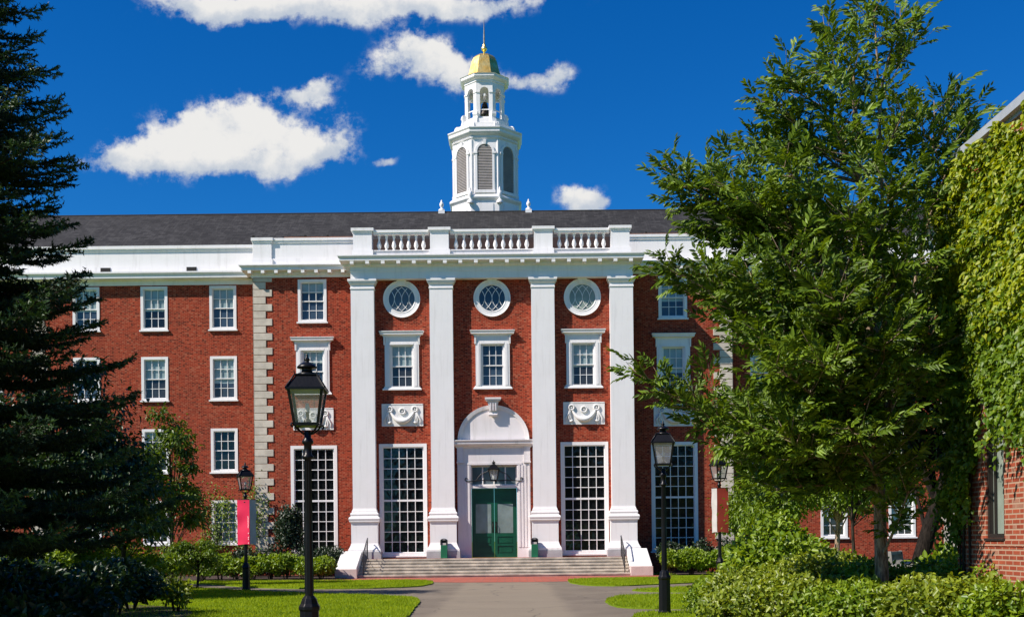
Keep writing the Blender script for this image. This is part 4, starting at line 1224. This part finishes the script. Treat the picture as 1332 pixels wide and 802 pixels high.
def broad_tree(name, label, loc, h, trunk_r, centres, lat, leafm, n_leaf, leaf_l, cl_r, seed, group=None, barkm='bark_dark', lean=(0, 0), cat='tree', droop=.5, clusters=None, trunk_top=.72, base=None):
    """trunk, limbs to every leaf cluster, and folded leaves round each cluster; centres: (x, y, z, rx, ry, rz) crown ellipsoids"""
    rng = np.random.default_rng(seed)
    root = thing(name, label, cat, loc, 0, group)
    CL = []
    for (x, y, z, rx, ry, rz) in centres:
        k = max(6, int(lat * rx * ry * rz) if clusters is None else clusters)
        d = rand_dir(rng, k) * (rng.uniform(.25, 1, k) ** .5)[:, None]
        CL.append(np.array([x, y, z]) + d * np.array([rx, ry, rz]))
    CL = np.concatenate(CL)
    f = MB(); top = np.array([lean[0], lean[1], h * trunk_top])
    tp = bez(np.zeros(3), np.array([lean[0] * .3 + rng.normal() * .1, lean[1] * .3, h * .35]), top, 10)
    f.tube(tp, list(np.linspace(trunk_r, trunk_r * .3, 10)), 9)
    for c in CL:
        zt = np.clip((c[2] * .62) / (h * trunk_top), .22, .97)
        s = tp[int(zt * 9)]
        mid = (s + c) / 2 + np.array([0, 0, .12 * np.linalg.norm(c - s)])
        r0 = trunk_r * (.34 - .22 * zt)
        f.tube(bez(s, mid, c, 6), list(np.linspace(max(r0, .015), .008, 6)), 5, cap=False)
    f.build('trunk', barkm, root)
    nl = n_leaf
    ci = rng.integers(0, len(CL), nl)
    sc_ = rng.uniform(.65, 1.25, len(CL))[ci][:, None]
    off = rng.normal(size=(nl, 3)) * np.array([.55, .55, .36]) * cl_r * sc_
    O = CL[ci] + off
    keep = O[:, 2] > .15
    O = O[keep]; off = off[keep]
    A = nrm(off) * .8 + rand_dir(rng, len(O)) * .7 + np.array([0, 0, -droop])
    N = rand_dir(rng, len(O)) * .55 + np.array([0, 0, 1.0]) + nrm(off) * .35
    L = leaf_l * rng.uniform(.6, 1.25, len(O))
    leaves('crown', O, A, N, L, L * rng.uniform(.42, .62, len(O)), leafm, root)
    return root

def shrub(name, label, loc, r, h, leafm, n, leaf_l, seed, group=None, cat='shrub', lumps=14, inner=.35, upright=.15):
    rng = np.random.default_rng(seed)
    root = thing(name, label, cat, loc, 0, group)
    f = MB()
    for k in range(7):
        a = rng.uniform(0, 2 * PI); rr = r * rng.uniform(.3, .75)
        e = np.array([rr * math.cos(a), rr * math.sin(a), h * rng.uniform(.55, .9)])
        f.tube(bez(np.array([.08 * math.cos(a), .08 * math.sin(a), 0]), e * np.array([.5, .5, .6]), e, 5), list(np.linspace(.022, .006, 5)), 5, cap=False)
    f.build('stems', 'bark_dark', root)
    d = rand_dir(rng, lumps); d[:, 2] = np.abs(d[:, 2]) * 1.0 - .15
    cl = d * np.array([r, r, h * .50]) * rng.uniform(.45, .85, (lumps, 1)) + np.array([0, 0, h * .48])
    ci = rng.integers(0, lumps, n)
    dd = rand_dir(rng, n) * (rng.uniform(inner, 1, n) ** .6)[:, None]
    O = cl[ci] + dd * np.array([r * .46, r * .46, h * .27])
    keep = O[:, 2] > .03; O = O[keep]; dd = dd[keep]
    A = nrm(dd) * .6 + rand_dir(rng, len(O)) * .9 + np.array([0, 0, upright])
    N = nrm(dd) * .7 + rand_dir(rng, len(O)) * .6 + np.array([-.3, -.2, .5])
    L = leaf_l * rng.uniform(.6, 1.3, len(O))
    leaves('foliage', O, A, N, L, L * rng.uniform(.5, .68, len(O)), leafm, root)
    return root

# ------------------------------------------------------------------ big tree right: feathery compound leaves on arching boughs
def at(px, py, d):
    u = (px - 666) + .0105 * (702 - py); v = (702 - py) - .0105 * (px - 666)
    return np.array([u * d / 1500, d, EYE + v * d / 1500])
TD = 17.4
T0 = at(1150, 702, TD); T0[2] = 0
big = thing('ash_tree', 'tall tree with feathery compound leaves and slim brown trunk on the right', 'tree', tuple(T0))
rng = np.random.default_rng(12)
f = MB()
tip = at(1140, 60, TD) - T0
fork = at(1142, 590, TD) - T0
tr1 = np.concatenate([bez(np.zeros(3), np.array([-.05, 0, 1.2]), fork, 7), bez(fork, at(1128, 400, TD - .2) - T0, at(1110, 90, TD) - T0, 9)[1:]])
tr2 = bez(fork, at(1160, 500, TD + .3) - T0, tip, 10)
tr3 = bez(fork + np.array([0, 0, .3]), at(1175, 520, TD) - T0, at(1215, 190, TD + .2) - T0, 9)
f.tube(tr1, list(np.concatenate([np.linspace(.112, .085, 7), np.linspace(.075, .018, 8)])), 10)
f.tube(tr2, list(np.linspace(.075, .015, 10)), 8); f.tube(tr3, list(np.linspace(.065, .013, 9)), 8)
BR = []
ends = [(858, 215, 0), (885, 262, .4), (852, 335, -.3), (880, 372, .5), (824, 482, -.5), (930, 235, -.7), (905, 300, .9), (990, 130, 0), (960, 190, .8), (1012, 105, -.5), (1066, 40, 0), (1055, 95, .6), (1100, 55, -.4),
        (1135, 2, 0), (1178, 12, .1), (1160, 40, -.4), (1215, 130, -.3), (1255, 140, 0), (1268, 168, .3), (1240, 205, -.6), (1225, 260, .6), (955, 350, -1.2), (968, 420, -1.3), (945, 520, -.4), (955, 560, -1.0), (975, 610, .2), (1000, 470, -1.8), (985, 500, .9),
        (1010, 560, -1.6), (1010, 210, -1.2), (1085, 160, -1.0), (1180, 130, -.9), (1100, 260, -1.7), (1010, 320, -1.9), (1160, 230, -1.6), (1080, 380, -2.2), (1180, 330, -1.7), (1010, 400, 1.4), (1060, 460, -2.2), (1230, 330, -.6), (1215, 430, -1.2), (1150, 440, -2.0), (1050, 300, 1.6),
        (1120, 180, 1.4), (1190, 250, 1.4), (980, 270, 1.5), (1100, 420, 2.0), (1200, 400, 1.0), (1040, 520, 1.6), (1100, 550, -2.0), (1170, 540, -1.4), (1230, 500, -1.0), (1240, 420, .4), (1030, 600, -.8), (1070, 620, .4), (985, 640, -.6), (1195, 590, -.9), (1100, 330, .3), (1045, 180, .2), (1130, 120, .5)]
main = np.concatenate([tr1, tr2, tr3])
LO, LA, LN, LL = [], [], [], []
for (px, py, dd) in ends:
    e = at(px, py, TD + dd) - T0
    hd = np.hypot(e[0], e[1])
    zs = np.clip(e[2] - .55 * hd - .3, 1.9, 8.6)
    cand = main[np.abs(main[:, 2] - zs) < .8]
    if len(cand) == 0: cand = main[np.argsort(np.abs(main[:, 2] - zs))[:3]]
    s = cand[np.argmin(np.linalg.norm(cand[:, :2] - e[:2], axis=1))]
    ln = np.linalg.norm(e - s)
    mid = (s + e) / 2 + np.array([rng.normal() * .08, rng.normal() * .08, rng.uniform(-.10, .10) * ln])
    n = max(6, int(ln / .16)); P = bez(s, mid, e, n)
    f.tube(P, list(np.linspace(.012 + .009 * ln, .005, n)), 6, cap=False)
    BR.append(P)
    # side twigs
    subs = [P[int(n * .55):]]
    k = max(4, int(ln / .128))
    for q in range(k):
        t = .28 + .68 * q / k + rng.uniform(-.03, .03); i = min(n - 2, max(1, int(t * (n - 1))))
        d = nrm(P[i + 1] - P[i - 1]); side = nrm(np.cross(d, [0, 0, 1])) * (1 if q % 2 else -1)
        sl = (.35 + .55 * (1 - t) * min(ln, 2.6) * .8) * rng.uniform(.7, 1.2)
        ra = rng.uniform(-1.0, 1.0); up_ = nrm(np.cross(side, d)); side = side * math.cos(ra) + up_ * math.sin(ra)
        dr = nrm(d * .75 + side * .8 + np.array([0, 0, rng.uniform(0, .35)]))
        e2 = P[i] + dr * sl
        S_ = bez(P[i], (P[i] + e2) / 2 + np.array([0, 0, -.03 * sl]), e2 + np.array([0, 0, .10 * sl]), 6)
        f.tube(S_, list(np.linspace(.009, .003, 6)), 4, cap=False)
        subs.append(S_)
    for S_ in subs:
        seg = np.linalg.norm(np.diff(S_, axis=0), axis=1).sum()
        m_ = max(3, int(seg / .115))
        for q in range(m_):
            t = (q + .6) / m_ * (len(S_) - 1); i = min(len(S_) - 2, int(t)); p = S_[i] + (S_[i + 1] - S_[i]) * (t - i)
            d = nrm(S_[i + 1] - S_[i]); side = nrm(np.cross(d, [0, 0, 1]) + rng.normal(size=3) * .25) * (1 if q % 2 else -1)
            ax = nrm(d * (.7 if q < m_ - 1 else 2) + side * .85 + np.array([-.1, -.1, rng.uniform(-.25, .75)]))
            LO.append(p); LA.append(ax); LN.append(nrm(np.array([-.35, -.55, .75]) + rng.normal(size=3) * .42)); LL.append(rng.uniform(.21, .38))
f.build('trunk', 'bark', big)
LO = np.array(LO); LA = np.array(LA); LN = np.array(LN); LL = np.array(LL)
LS = nrm(np.cross(LA, LN)); LN = np.cross(LS, LA)
OO, AA, NN, LE = [], [], [], []
for k in range(13):
    if k == 12: t = 1.0; s = 0
    else: t = .2 + .133 * (k // 2); s = 1 if k % 2 else -1
    bend = -.20 * t * t + .06 * t
    OO.append(LO + LA * (LL * t)[:, None] + LN * (LL * bend)[:, None])
    ax = LA * (.75 if s else 1) + LS * s * .8 + LN * (-.05 - .28 * t) + rng.normal(size=LA.shape) * .14
    AA.append(ax); NN.append(LN + LS * s * .25 + rng.normal(size=LA.shape) * .25); LE.append(LL * (.41 - .12 * abs(t - .55)) * rng.uniform(.65, 1.2, len(LL)))
OO = np.concatenate(OO); AA = np.concatenate(AA); NN = np.concatenate(NN); LE = np.concatenate(LE)
leaves('crown', OO, AA, NN, LE, LE * .36, 'leaf_ash', big, fold=.18, curl=.3)
print('ash compound leaves', len(LO))

def on_lawn(px, d):
    p = at(px, 702, d); return (p[0], d, terrace_z(p[0], d))
# dark leaning tree behind it
dk = at(1190, 700, 23.5)
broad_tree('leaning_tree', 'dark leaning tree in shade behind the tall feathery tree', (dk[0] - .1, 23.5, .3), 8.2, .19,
           [(-.3, .3, 6.0, 1.9, 1.6, 2.1), (.9, .5, 4.2, 1.5, 1.4, 1.3)], 7, 'leaf_dark', 19000, .13, .5, 31, barkm='bark_shaded', lean=(2.3, .3))
# small trees in the right middle distance
broad_tree('young_tree', 'young tree with light green crown left of the tall tree, behind the maroon banner lamp', on_lawn(1012, 38), 7.0, .09,
           [(.1, 0, 4.4, 1.7, 1.5, 1.6), (-.2, 0, 2.7, 1.4, 1.3, .8)], 10, 'leaf_mid', 14000, .14, .5, 41, 'young trees on the right lawn', 'bark')
broad_tree('young_tree', 'young tree with pale straight trunk in front of the right wing window', on_lawn(1087, 43), 6.4, .11,
           [(0, 0, 4.1, 2.1, 1.6, 1.3), (.4, -.3, 2.7, 1.5, 1.2, .75)], 11, 'leaf_mid', 18000, .15, .55, 42, 'young trees on the right lawn', 'bark')
broad_tree('young_tree', 'young tree with thin dark trunk between the pale trunk and the bench', on_lawn(1112, 36), 5.6, .06,
           [(.2, 0, 3.5, 1.7, 1.4, 1.2), (.8, .3, 2.6, 1.2, 1.0, .5)], 9, 'leaf_mid', 9000, .13, .5, 43, 'young trees on the right lawn')
broad_tree('young_tree', 'shrubby young tree with loose open crown beside the right quoins', on_lawn(975, 45), 3.6, .05,
           [(0, 0, 2.3, 1.15, 1.0, 1.0)], 12, 'leaf_mid', 5000, .13, .4, 44, 'young trees on the right lawn')

# ------------------------------------------------------------------ left side trees
def spruce(label, loc, h, rb_, seed, zmin=2.05):
    rng = np.random.default_rng(seed)
    root = thing('spruce_tree', label, 'tree', loc)
    f = MB(); f.tube([(0, 0, 0), (.03, 0, h * .5), (0, 0, h)], [.20, .12, .02], 10)
    NO, NA, NL, NT_ = [], [], [], []
    z = zmin
    while z < h - .3:
        fr = 1 - (z - zmin) / (h - zmin)
        rad = rb_ * (fr ** .9)
        nb = 11 if fr > .3 else 8
        ph = rng.uniform(0, 2 * PI)
        for k in range(nb):
            a = ph + 2 * PI * k / nb + rng.uniform(-.2, .2)
            L = rad * rng.uniform(.70, 1.06)
            out = np.array([math.cos(a), math.sin(a), 0]); zz = z + rng.uniform(-.12, .12)
            s = np.array([0, 0, zz]); e = s + out * L + np.array([0, 0, .02 * L - .10 * fr * L + .10])
            mid = s + out * L * .55 + np.array([0, 0, -.20 * L * (.4 + fr)])
            n = max(6, int(L / .15)); P = bez(s, mid, e, n)
            f.tube(P, list(np.linspace(.012 + .012 * L, .006, n)), 5, cap=False)
            side = np.array([-out[1], out[0], 0])
            tw = [P[n // 3:]]
            for q in range(2, n - 1):
                t = q / (n - 1)
                for sg in (-1, 1):
                    l2 = (.20 + .42 * L * (1 - t) * .75) * rng.uniform(.7, 1.15)
                    d = nrm(P[q + 1] - P[q - 1]) * .85 + side * sg * .75 + np.array([0, 0, rng.uniform(-.12, .08)])
                    d = nrm(d); e2 = P[q] + d * l2
                    S_ = bez(P[q], (P[q] + e2) / 2 - np.array([0, 0, .05 * l2]), e2 + np.array([0, 0, .05 * l2]), 5)
                    tw.append(S_)
                    m3 = int(l2 / .13)
                    for w_ in range(1, m3):
                        for sg2 in (-1, 1):
                            i = min(3, int(w_ / m3 * 4)); d2 = nrm(d * .8 + np.cross(d, [0, 0, 1]) * sg2 * .8 + np.array([0, 0, rng.uniform(-.25, .15)]))
                            l3 = .17 * rng.uniform(.6, 1.2); tw.append(np.array([S_[i], S_[i] + d2 * l3]))
            for S_ in tw:
                ln = np.linalg.norm(np.diff(S_, axis=0), axis=1).sum()
                m_ = max(8, int(ln / .0075))
                t = rng.uniform(0, 1, m_) * (len(S_) - 1); i = np.minimum(t.astype(int), len(S_) - 2)
                p = S_[i] + (S_[i + 1] - S_[i]) * (t - i)[:, None]; d = nrm(S_[i + 1] - S_[i])
                NO.append(p); NA.append(d * .75 + rand_dir(rng, m_) * .85); NL.append(rng.uniform(.04, .075, m_)); NT_.append(np.full(m_, (np.linalg.norm(S_[-1][:2]) > L * .82) and rng.uniform() < .5))
        z += .33 + .12 * fr * rng.uniform(.7, 1.3)
    f.build('trunk', 'bark_dark', root)
    NO = np.concatenate(NO); NA = nrm(np.concatenate(NA)); NL = np.concatenate(NL)[:, None]; NT_ = np.concatenate(NT_)
    S = nrm(np.cross(NA, rand_dir(rng, len(NO))))
    def mk(sel, nm, mat):
        O, A, L_, s_ = NO[sel], NA[sel], NL[sel], S[sel]
        V = np.stack([O - s_ * .012, O + s_ * .012, O + A * L_ + s_ * .003], 1).reshape(-1, 3)
        raw_mesh(nm, V, np.arange(len(V)).reshape(-1, 3), mat, root)
    mk(~NT_, 'needles', 'needle'); mk(NT_, 'sunlit_tips', 'needle_sunlit')  # brighter green on some outer twigs stands in for sunlit tips
    print('spruce needles', len(NO))
    return root
sp = at(-62, 702, 15.8)
spruce('tall dark spruce with layered boughs at the left edge', (sp[0], 15.8, 0), 13.0, 3.05, 5)

p = at(60, 702, 33)
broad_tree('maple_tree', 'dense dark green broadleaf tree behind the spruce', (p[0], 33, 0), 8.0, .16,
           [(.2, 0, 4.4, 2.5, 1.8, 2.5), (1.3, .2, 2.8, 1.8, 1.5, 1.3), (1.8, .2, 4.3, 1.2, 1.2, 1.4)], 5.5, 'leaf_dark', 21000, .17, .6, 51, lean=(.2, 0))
p = at(221, 702, 43)
broad_tree('small_maple', 'small green tree with thin trunk against the left wing', (p[0], 43, 0), 7.0, .075,
           [(0, 0, 4.4, 1.15, 1.1, 2.2), (-.7, 0, 2.9, 1.2, 1.1, .8), (.6, 0, 3.1, .8, .9, .9)], 8, 'leaf_maple', 7000, .16, .42, 52, trunk_top=.8)
p = at(160, 702, 37)
broad_tree('small_maple', 'bushy bright green tree between the spruce and the thin trunked tree', (p[0], 37, 0), 5.6, .08,
           [(0, 0, 3.7, 1.4, 1.2, 1.4), (.5, -.2, 2.3, 1.3, 1.0, .8), (-.9, 0, 2.4, 1.1, 1.0, .8)], 8, 'leaf_mid', 8000, .17, .42, 54, trunk_top=.8)
p = at(256, 702, 41)
broad_tree('ornamental_shrub', 'low multi-stemmed shrub at the path edge left of the pink banner', (p[0], 41, 0.03), 1.9, .05,
           [(-.2, 0, 1.25, 1.25, .9, .45)], 40, 'leaf_mid', 4200, .10, .25, 53, cat='shrub')
# trees outside the frame whose shade lies on the left lawn and shrubs
for x, y, h, sd in ((-14.6, 13.0, 12.5, 61), (-18.0, 20.5, 11.0, 62)):
    broad_tree('shade_tree', 'broad leafy tree beyond the left edge shading the shrubs', (x, y, 0), h, .25, [(0, 0, h * .66, 3.1, 3.1, h * .30)], 1.1, 'leaf_dark', 7000, .30, 1.0, sd, 'trees beyond the left edge')
broad_tree('shade_tree', 'tall tree beyond the left edge whose shade lies across the left lawn', (-17.8, 31.4, 0), 14, .25, [(0, 0, 11.2, 3.8, 1.5, 2.0)], 2.6, 'leaf_dark', 9000, .22, .7, 63)
for i, (x, y, h) in enumerate(((-21, -34, 17), (-9, -40, 15), (6, -30, 16), (20, -36, 18))):
    broad_tree('park_tree', 'large park tree behind the viewer, mirrored dark in the window panes', (x, y, 0), h, .4, [(0, 0, h * .6, 5.5, 4, h * .36)], .35, 'leaf_dark', 4500, .55, 1.6, 70 + i, 'park trees mirrored in the windows')

# ------------------------------------------------------------------ shrubs and hedges
k = 0
for i, x in enumerate(np.linspace(-13.4, -8.3, 8)):
    shrub('hedge_shrub', 'light green rounded shrub in the low row below the left windows', (x, 49.9 + .15 * math.sin(i * 2.1), .03), .66, 1.0 + .1 * math.sin(i * 1.7), 'leaf_hedge', 2600, .13, 100 + i, 'light green shrubs left of the steps', lumps=10)
for i, x in enumerate(np.linspace(6.95, 13.5, 9)):
    shrub('hedge_shrub', 'light green rounded shrub in the low row right of the steps', (x, 49.9 + .15 * math.sin(i * 1.3), .03), .68, 1.15 + .1 * math.sin(i * 2.7), 'leaf_hedge', 2600, .13, 130 + i, 'light green shrubs right of the steps', lumps=10)
for i, x in enumerate((-12.2, -10.9, -9.2, -8.35, 7.2, 8.6, 10.0, 11.6)):
    shrub('yew_bush', 'dark clipped yew against the brick behind the light shrubs', (x, 52.9, .03), .75, 1.45 if x < 0 else 1.55, 'leaf_yew', 2600, .11, 160 + i, 'dark yews along the building', lumps=10)
rng = np.random.default_rng(7)
shrub('columnar_yew', 'tall dark narrow evergreen beside the quoins of the left pavilion', (-10.35, 53.4, .03), .75, 3.4, 'leaf_yew', 5200, .12, 171, lumps=18, upright=.9)
# climbing plant on the left quoins
def climber(label, loc, w, h, n, leafm, seed, depth=.25, lf=.12):
    rng = np.random.default_rng(seed)
    root = thing('climbing_plant', label, 'plant', loc, 0, 'climbing plants on the walls')
    f = MB(); pts_all = []
    for k in range(7):
        x = rng.uniform(-w, w) * .5; P = [np.array([x, 0, 0])]
        for q in range(8): P.append(P[-1] + np.array([rng.normal() * w * .16, 0, h / 8 * rng.uniform(.6, 1.15)]))
        P = np.array(P); pts_all.append(P); f.tube(P, list(np.linspace(.018, .005, len(P))), 4, cap=False)
    f.build('stems', 'bark_dark', root)
    P = np.concatenate(pts_all); O = P[rng.integers(0, len(P), n)] + rng.normal(size=(n, 3)) * np.array([w * .16, depth * .4, h * .07]) + np.array([0, -depth * .5, 0])
    O = O[(O[:, 2] > 0.02) & (O[:, 1] < .05)]
    A = rand_dir(rng, len(O)) * .7 + np.array([0, -.4, -.4]); N = rand_dir(rng, len(O)) * .5 + np.array([0, -1, .4])
    leaves('foliage', O, A, N, lf * rng.uniform(.6, 1.2, len(O)), lf * .6, leafm, root)
climber('pale climbing plant trained up the quoins behind the pink banner', (-12.6, Y0 + VY - .12, .05), 1.1, 4.4, 1300, 'leaf_mid', 181)
climber('thin climbing plant on the brick beside the lowest left wing window', (-14.6, Y0 + WY - .1, .05), .9, 4.3, 900, 'leaf_mid', 182)
# left foreground shrubs in shade
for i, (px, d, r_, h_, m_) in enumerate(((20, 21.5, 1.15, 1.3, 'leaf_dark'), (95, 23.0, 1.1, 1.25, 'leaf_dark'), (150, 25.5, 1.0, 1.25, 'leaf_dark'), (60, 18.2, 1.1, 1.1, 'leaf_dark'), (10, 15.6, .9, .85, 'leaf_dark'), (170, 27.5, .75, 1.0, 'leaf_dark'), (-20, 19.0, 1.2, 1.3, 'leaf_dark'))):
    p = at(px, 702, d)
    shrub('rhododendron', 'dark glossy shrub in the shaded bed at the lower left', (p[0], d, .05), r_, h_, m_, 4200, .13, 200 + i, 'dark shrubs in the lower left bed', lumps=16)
for i, (px, d, h_) in enumerate(((5, 31, 1.65), (55, 32, 1.75), (110, 34, 1.7), (165, 38, 1.6))):
    p = at(px, 702, d)
    shrub('laurel_shrub', 'sunlit yellow green shrub behind the dark left bed', (p[0], d, .03), 1.15, h_, 'leaf_hedge', 3200, .14, 220 + i, 'sunlit shrubs behind the dark left bed', lumps=14)
for i, (px, d, r_, h_) in enumerate(((205, 40, .9, 1.35), (232, 45, .9, 1.3), (262, 47.5, .8, 1.2))):
    p = at(px, 702, d)
    shrub('bed_shrub', 'mid green shrub in the row leading to the pink banner lamp', (p[0], d, .03), r_, h_, 'leaf_mid', 2200, .12, 230 + i, 'mid green shrubs by the left path', lumps=12)
p = at(190, 702, 26.2)
shrub('bed_seedling', 'small yellowish plant at the edge of the dark mulch bed', (p[0] + .55, 26.6, .05), .45, .75, 'leaf_hedge_yellow', 500, .12, 240, lumps=8)
# right foreground hedge
HR = [(952, 20.5, .75, .95), (985, 19.6, .95, 1.18), (1060, 19.0, 1.0, 1.25), (1135, 18.2, .95, 1.15), (1200, 17.9, .90, 1.15), (1260, 16.9, .8, 1.15), (1318, 15.8, .75, 1.15),
      (968, 18.0, .75, .9), (1030, 17.2, .9, 1.0), (1115, 16.6, .9, 1.0), (1195, 15.9, .85, .98), (1270, 15.2, .8, 1.0), (1325, 14.3, .7, 1.0), (932, 21.8, .5, .8), (1085, 21.5, .95, 1.25), (1230, 19.6, .9, 1.2)]
for i, (px, d, r_, h_) in enumerate(HR):
    p = at(px, 702, d)
    m_ = 'leaf_hedge_yellow' if i % 3 else 'leaf_hedge'
    shrub('boxwood_shrub', 'yellow green leafy shrub in the mass filling the lower right corner', (p[0], d, .05), r_, h_, m_, 6500, .085, 260 + i, 'shrubs filling the lower right corner', lumps=20)
p = at(1018, 702, 25.5)
shrub('viburnum_shrub', 'largest domed green shrub rising above the right hedge', (p[0], 25.5, .05), 1.1, 1.95, 'leaf_hedge', 8000, .13, 290, lumps=22)
p = at(1215, 702, 21.3)
shrub('fern_clump', 'bright fern-like clump beside the bench', (p[0] + .25, 21.3, .05), .5, 1.4, 'leaf_hedge', 1400, .15, 291, lumps=10, cat='plant', upright=1.2)

# ------------------------------------------------------------------ ivy over the right wall
rng = np.random.default_rng(77)
ivy = thing('wall_ivy', 'thick yellow green ivy covering the brick wall at the right edge', 'ivy', (RX, 17.0, 0))
n = 140000
yy = rng.uniform(-9, .35, n); zz = rng.uniform(1.0, 7.05, n)
def fb(y, z, s, ph):
    return sum(w_ * np.sin(y * fy * s + ph + fz * z * s * .7 + k) * np.cos(z * fz * s - y * fy * .6 * s + 2 * k + ph) for k, (w_, fy, fz) in enumerate(((1, 1.0, 1.1), (.6, 2.1, 1.9), (.4, 3.9, 4.3), (.25, 7.7, 8.1))))
low = np.where(yy > -.80, 1.85, np.where(yy > -1.75, 3.3, 2.95))
low = low + .28 * fb(yy, zz * 0, 2.3, .5) + .16 * np.sin(yy * 31) * np.sin(yy * 13 + 1)
low = np.where(yy > -.30, low - .4, low)
edge = np.clip((zz - low) / .7, 0, 1)
cov = rng.uniform(0, 1, n) < edge ** .8 * 1.0
cov &= (fb(yy, zz, 1.1, 2.0) > -1.25) | (zz > 5.6)
cov &= (zz < 6.95 + .08 * np.sin(yy * 9))
yy, zz = yy[cov], zz[cov]
th = .07 + .12 * (1 + fb(yy, zz, 1.3, 1.0)) * .6 * rng.uniform(.2, 1.1, len(yy)) + .09 * fb(yy, zz, 3.1, 4.0)
th = np.clip(th, .015, .45)
O = np.stack([-th, yy, zz], 1)
n2 = 8000
O2 = np.stack([rng.uniform(-.25, 1.8, n2), rng.uniform(.02, .35, n2), rng.uniform(1.3, 6.7, n2)], 1)
# loose hanging shoots over the window head
O3 = []
for k in range(26):
    y_ = rng.uniform(-2.6, -.5); p = np.array([-.12, y_, rng.uniform(3.3, 3.8)])
    for q in range(int(rng.integers(8, 22))):
        p = p + np.array([rng.normal() * .02 - .008, rng.normal() * .025, -.05]); O3.append(p + rng.normal(size=3) * .03)
O = np.concatenate([O, O2, np.array(O3)])
A = np.array([-.45, 0, -.8]) + rng.normal(size=O.shape) * .55
N = np.array([-.9, -.25, .55]) + rng.normal(size=O.shape) * .5
L = rng.uniform(.04, .105, len(O))
yg = rng.uniform(0, 1, len(O)) < np.clip((O[:, 2] - 3.9 + .5 * fb(O[:, 1], O[:, 2], .9, 3.0)) / 2.4, .04, .65)
leaves('foliage', O[~yg], A[~yg], N[~yg], L[~yg], L[~yg] * .72, 'leaf_ivy', ivy, fold=.12, curl=.3)
leaves('young_foliage', O[yg], A[yg], N[yg], L[yg], L[yg] * .72, 'leaf_ivy_young', ivy, fold=.12, curl=.3)
f = MB()
for k in range(14):
    y = -rng.uniform(.08, .7) if k < 6 else -rng.uniform(1.9, 6); P = [np.array([-.03, y, .0 if k < 6 else 3.2])]
    for q in range(9): P.append(P[-1] + np.array([0, rng.normal() * .05, .7 if k < 6 else .38]))
    f.tube(np.array(P), list(np.linspace(.016, .006, len(P))), 5, cap=False)
f.build('stems', 'bark_dark', ivy)

# ------------------------------------------------------------------ grass blades on the lawns
rng = np.random.default_rng(3)
def inside(poly, x, y):
    r_ = np.zeros(len(x), bool); n = len(poly)
    for i in range(n):
        x1, y1 = poly[i]; x2, y2 = poly[(i + 1) % n]
        c = (y1 > y) != (y2 > y)
        r_ ^= c & (x < (x2 - x1) * (y - y1) / ((y2 - y1) if y2 != y1 else 1e-9) + x1)
    return r_
GX, GY = [], []
for p in LAWNS:
    xs = [q[0] for q in p]; ys_ = [q[1] for q in p]
    x0, x1, y0, y1 = max(min(xs), -14), min(max(xs), 9), max(min(ys_), 22.5), max(ys_)
    if y1 <= y0: continue
    n = int((x1 - x0) * (y1 - y0) * 420)
    x = rng.uniform(x0, x1, n); y = rng.uniform(y0, y1, n)
    s = inside(p, x, y); GX.append(x[s]); GY.append(y[s])
x = np.concatenate(GX); y = np.concatenate(GY); n = len(x)
a = rng.uniform(0, 2 * PI, n); h = rng.uniform(.03, .075, n); w = .010
sx, sy = np.cos(a) * w, np.sin(a) * w; lx, ly = rng.normal(size=n) * .02, rng.normal(size=n) * .02
V = np.stack([np.stack([x - sx, y - sy, np.full(n, .03)], 1), np.stack([x + sx, y + sy, np.full(n, .03)], 1), np.stack([x + lx, y + ly, .03 + h], 1)], 1).reshape(-1, 3)
g = raw_mesh('grass', V, np.arange(3 * n).reshape(-1, 3), 'grass_blade')
tag(g, 'short bright green mown grass covering the lawns', 'grass', kind='stuff')
print('grass blades', n)
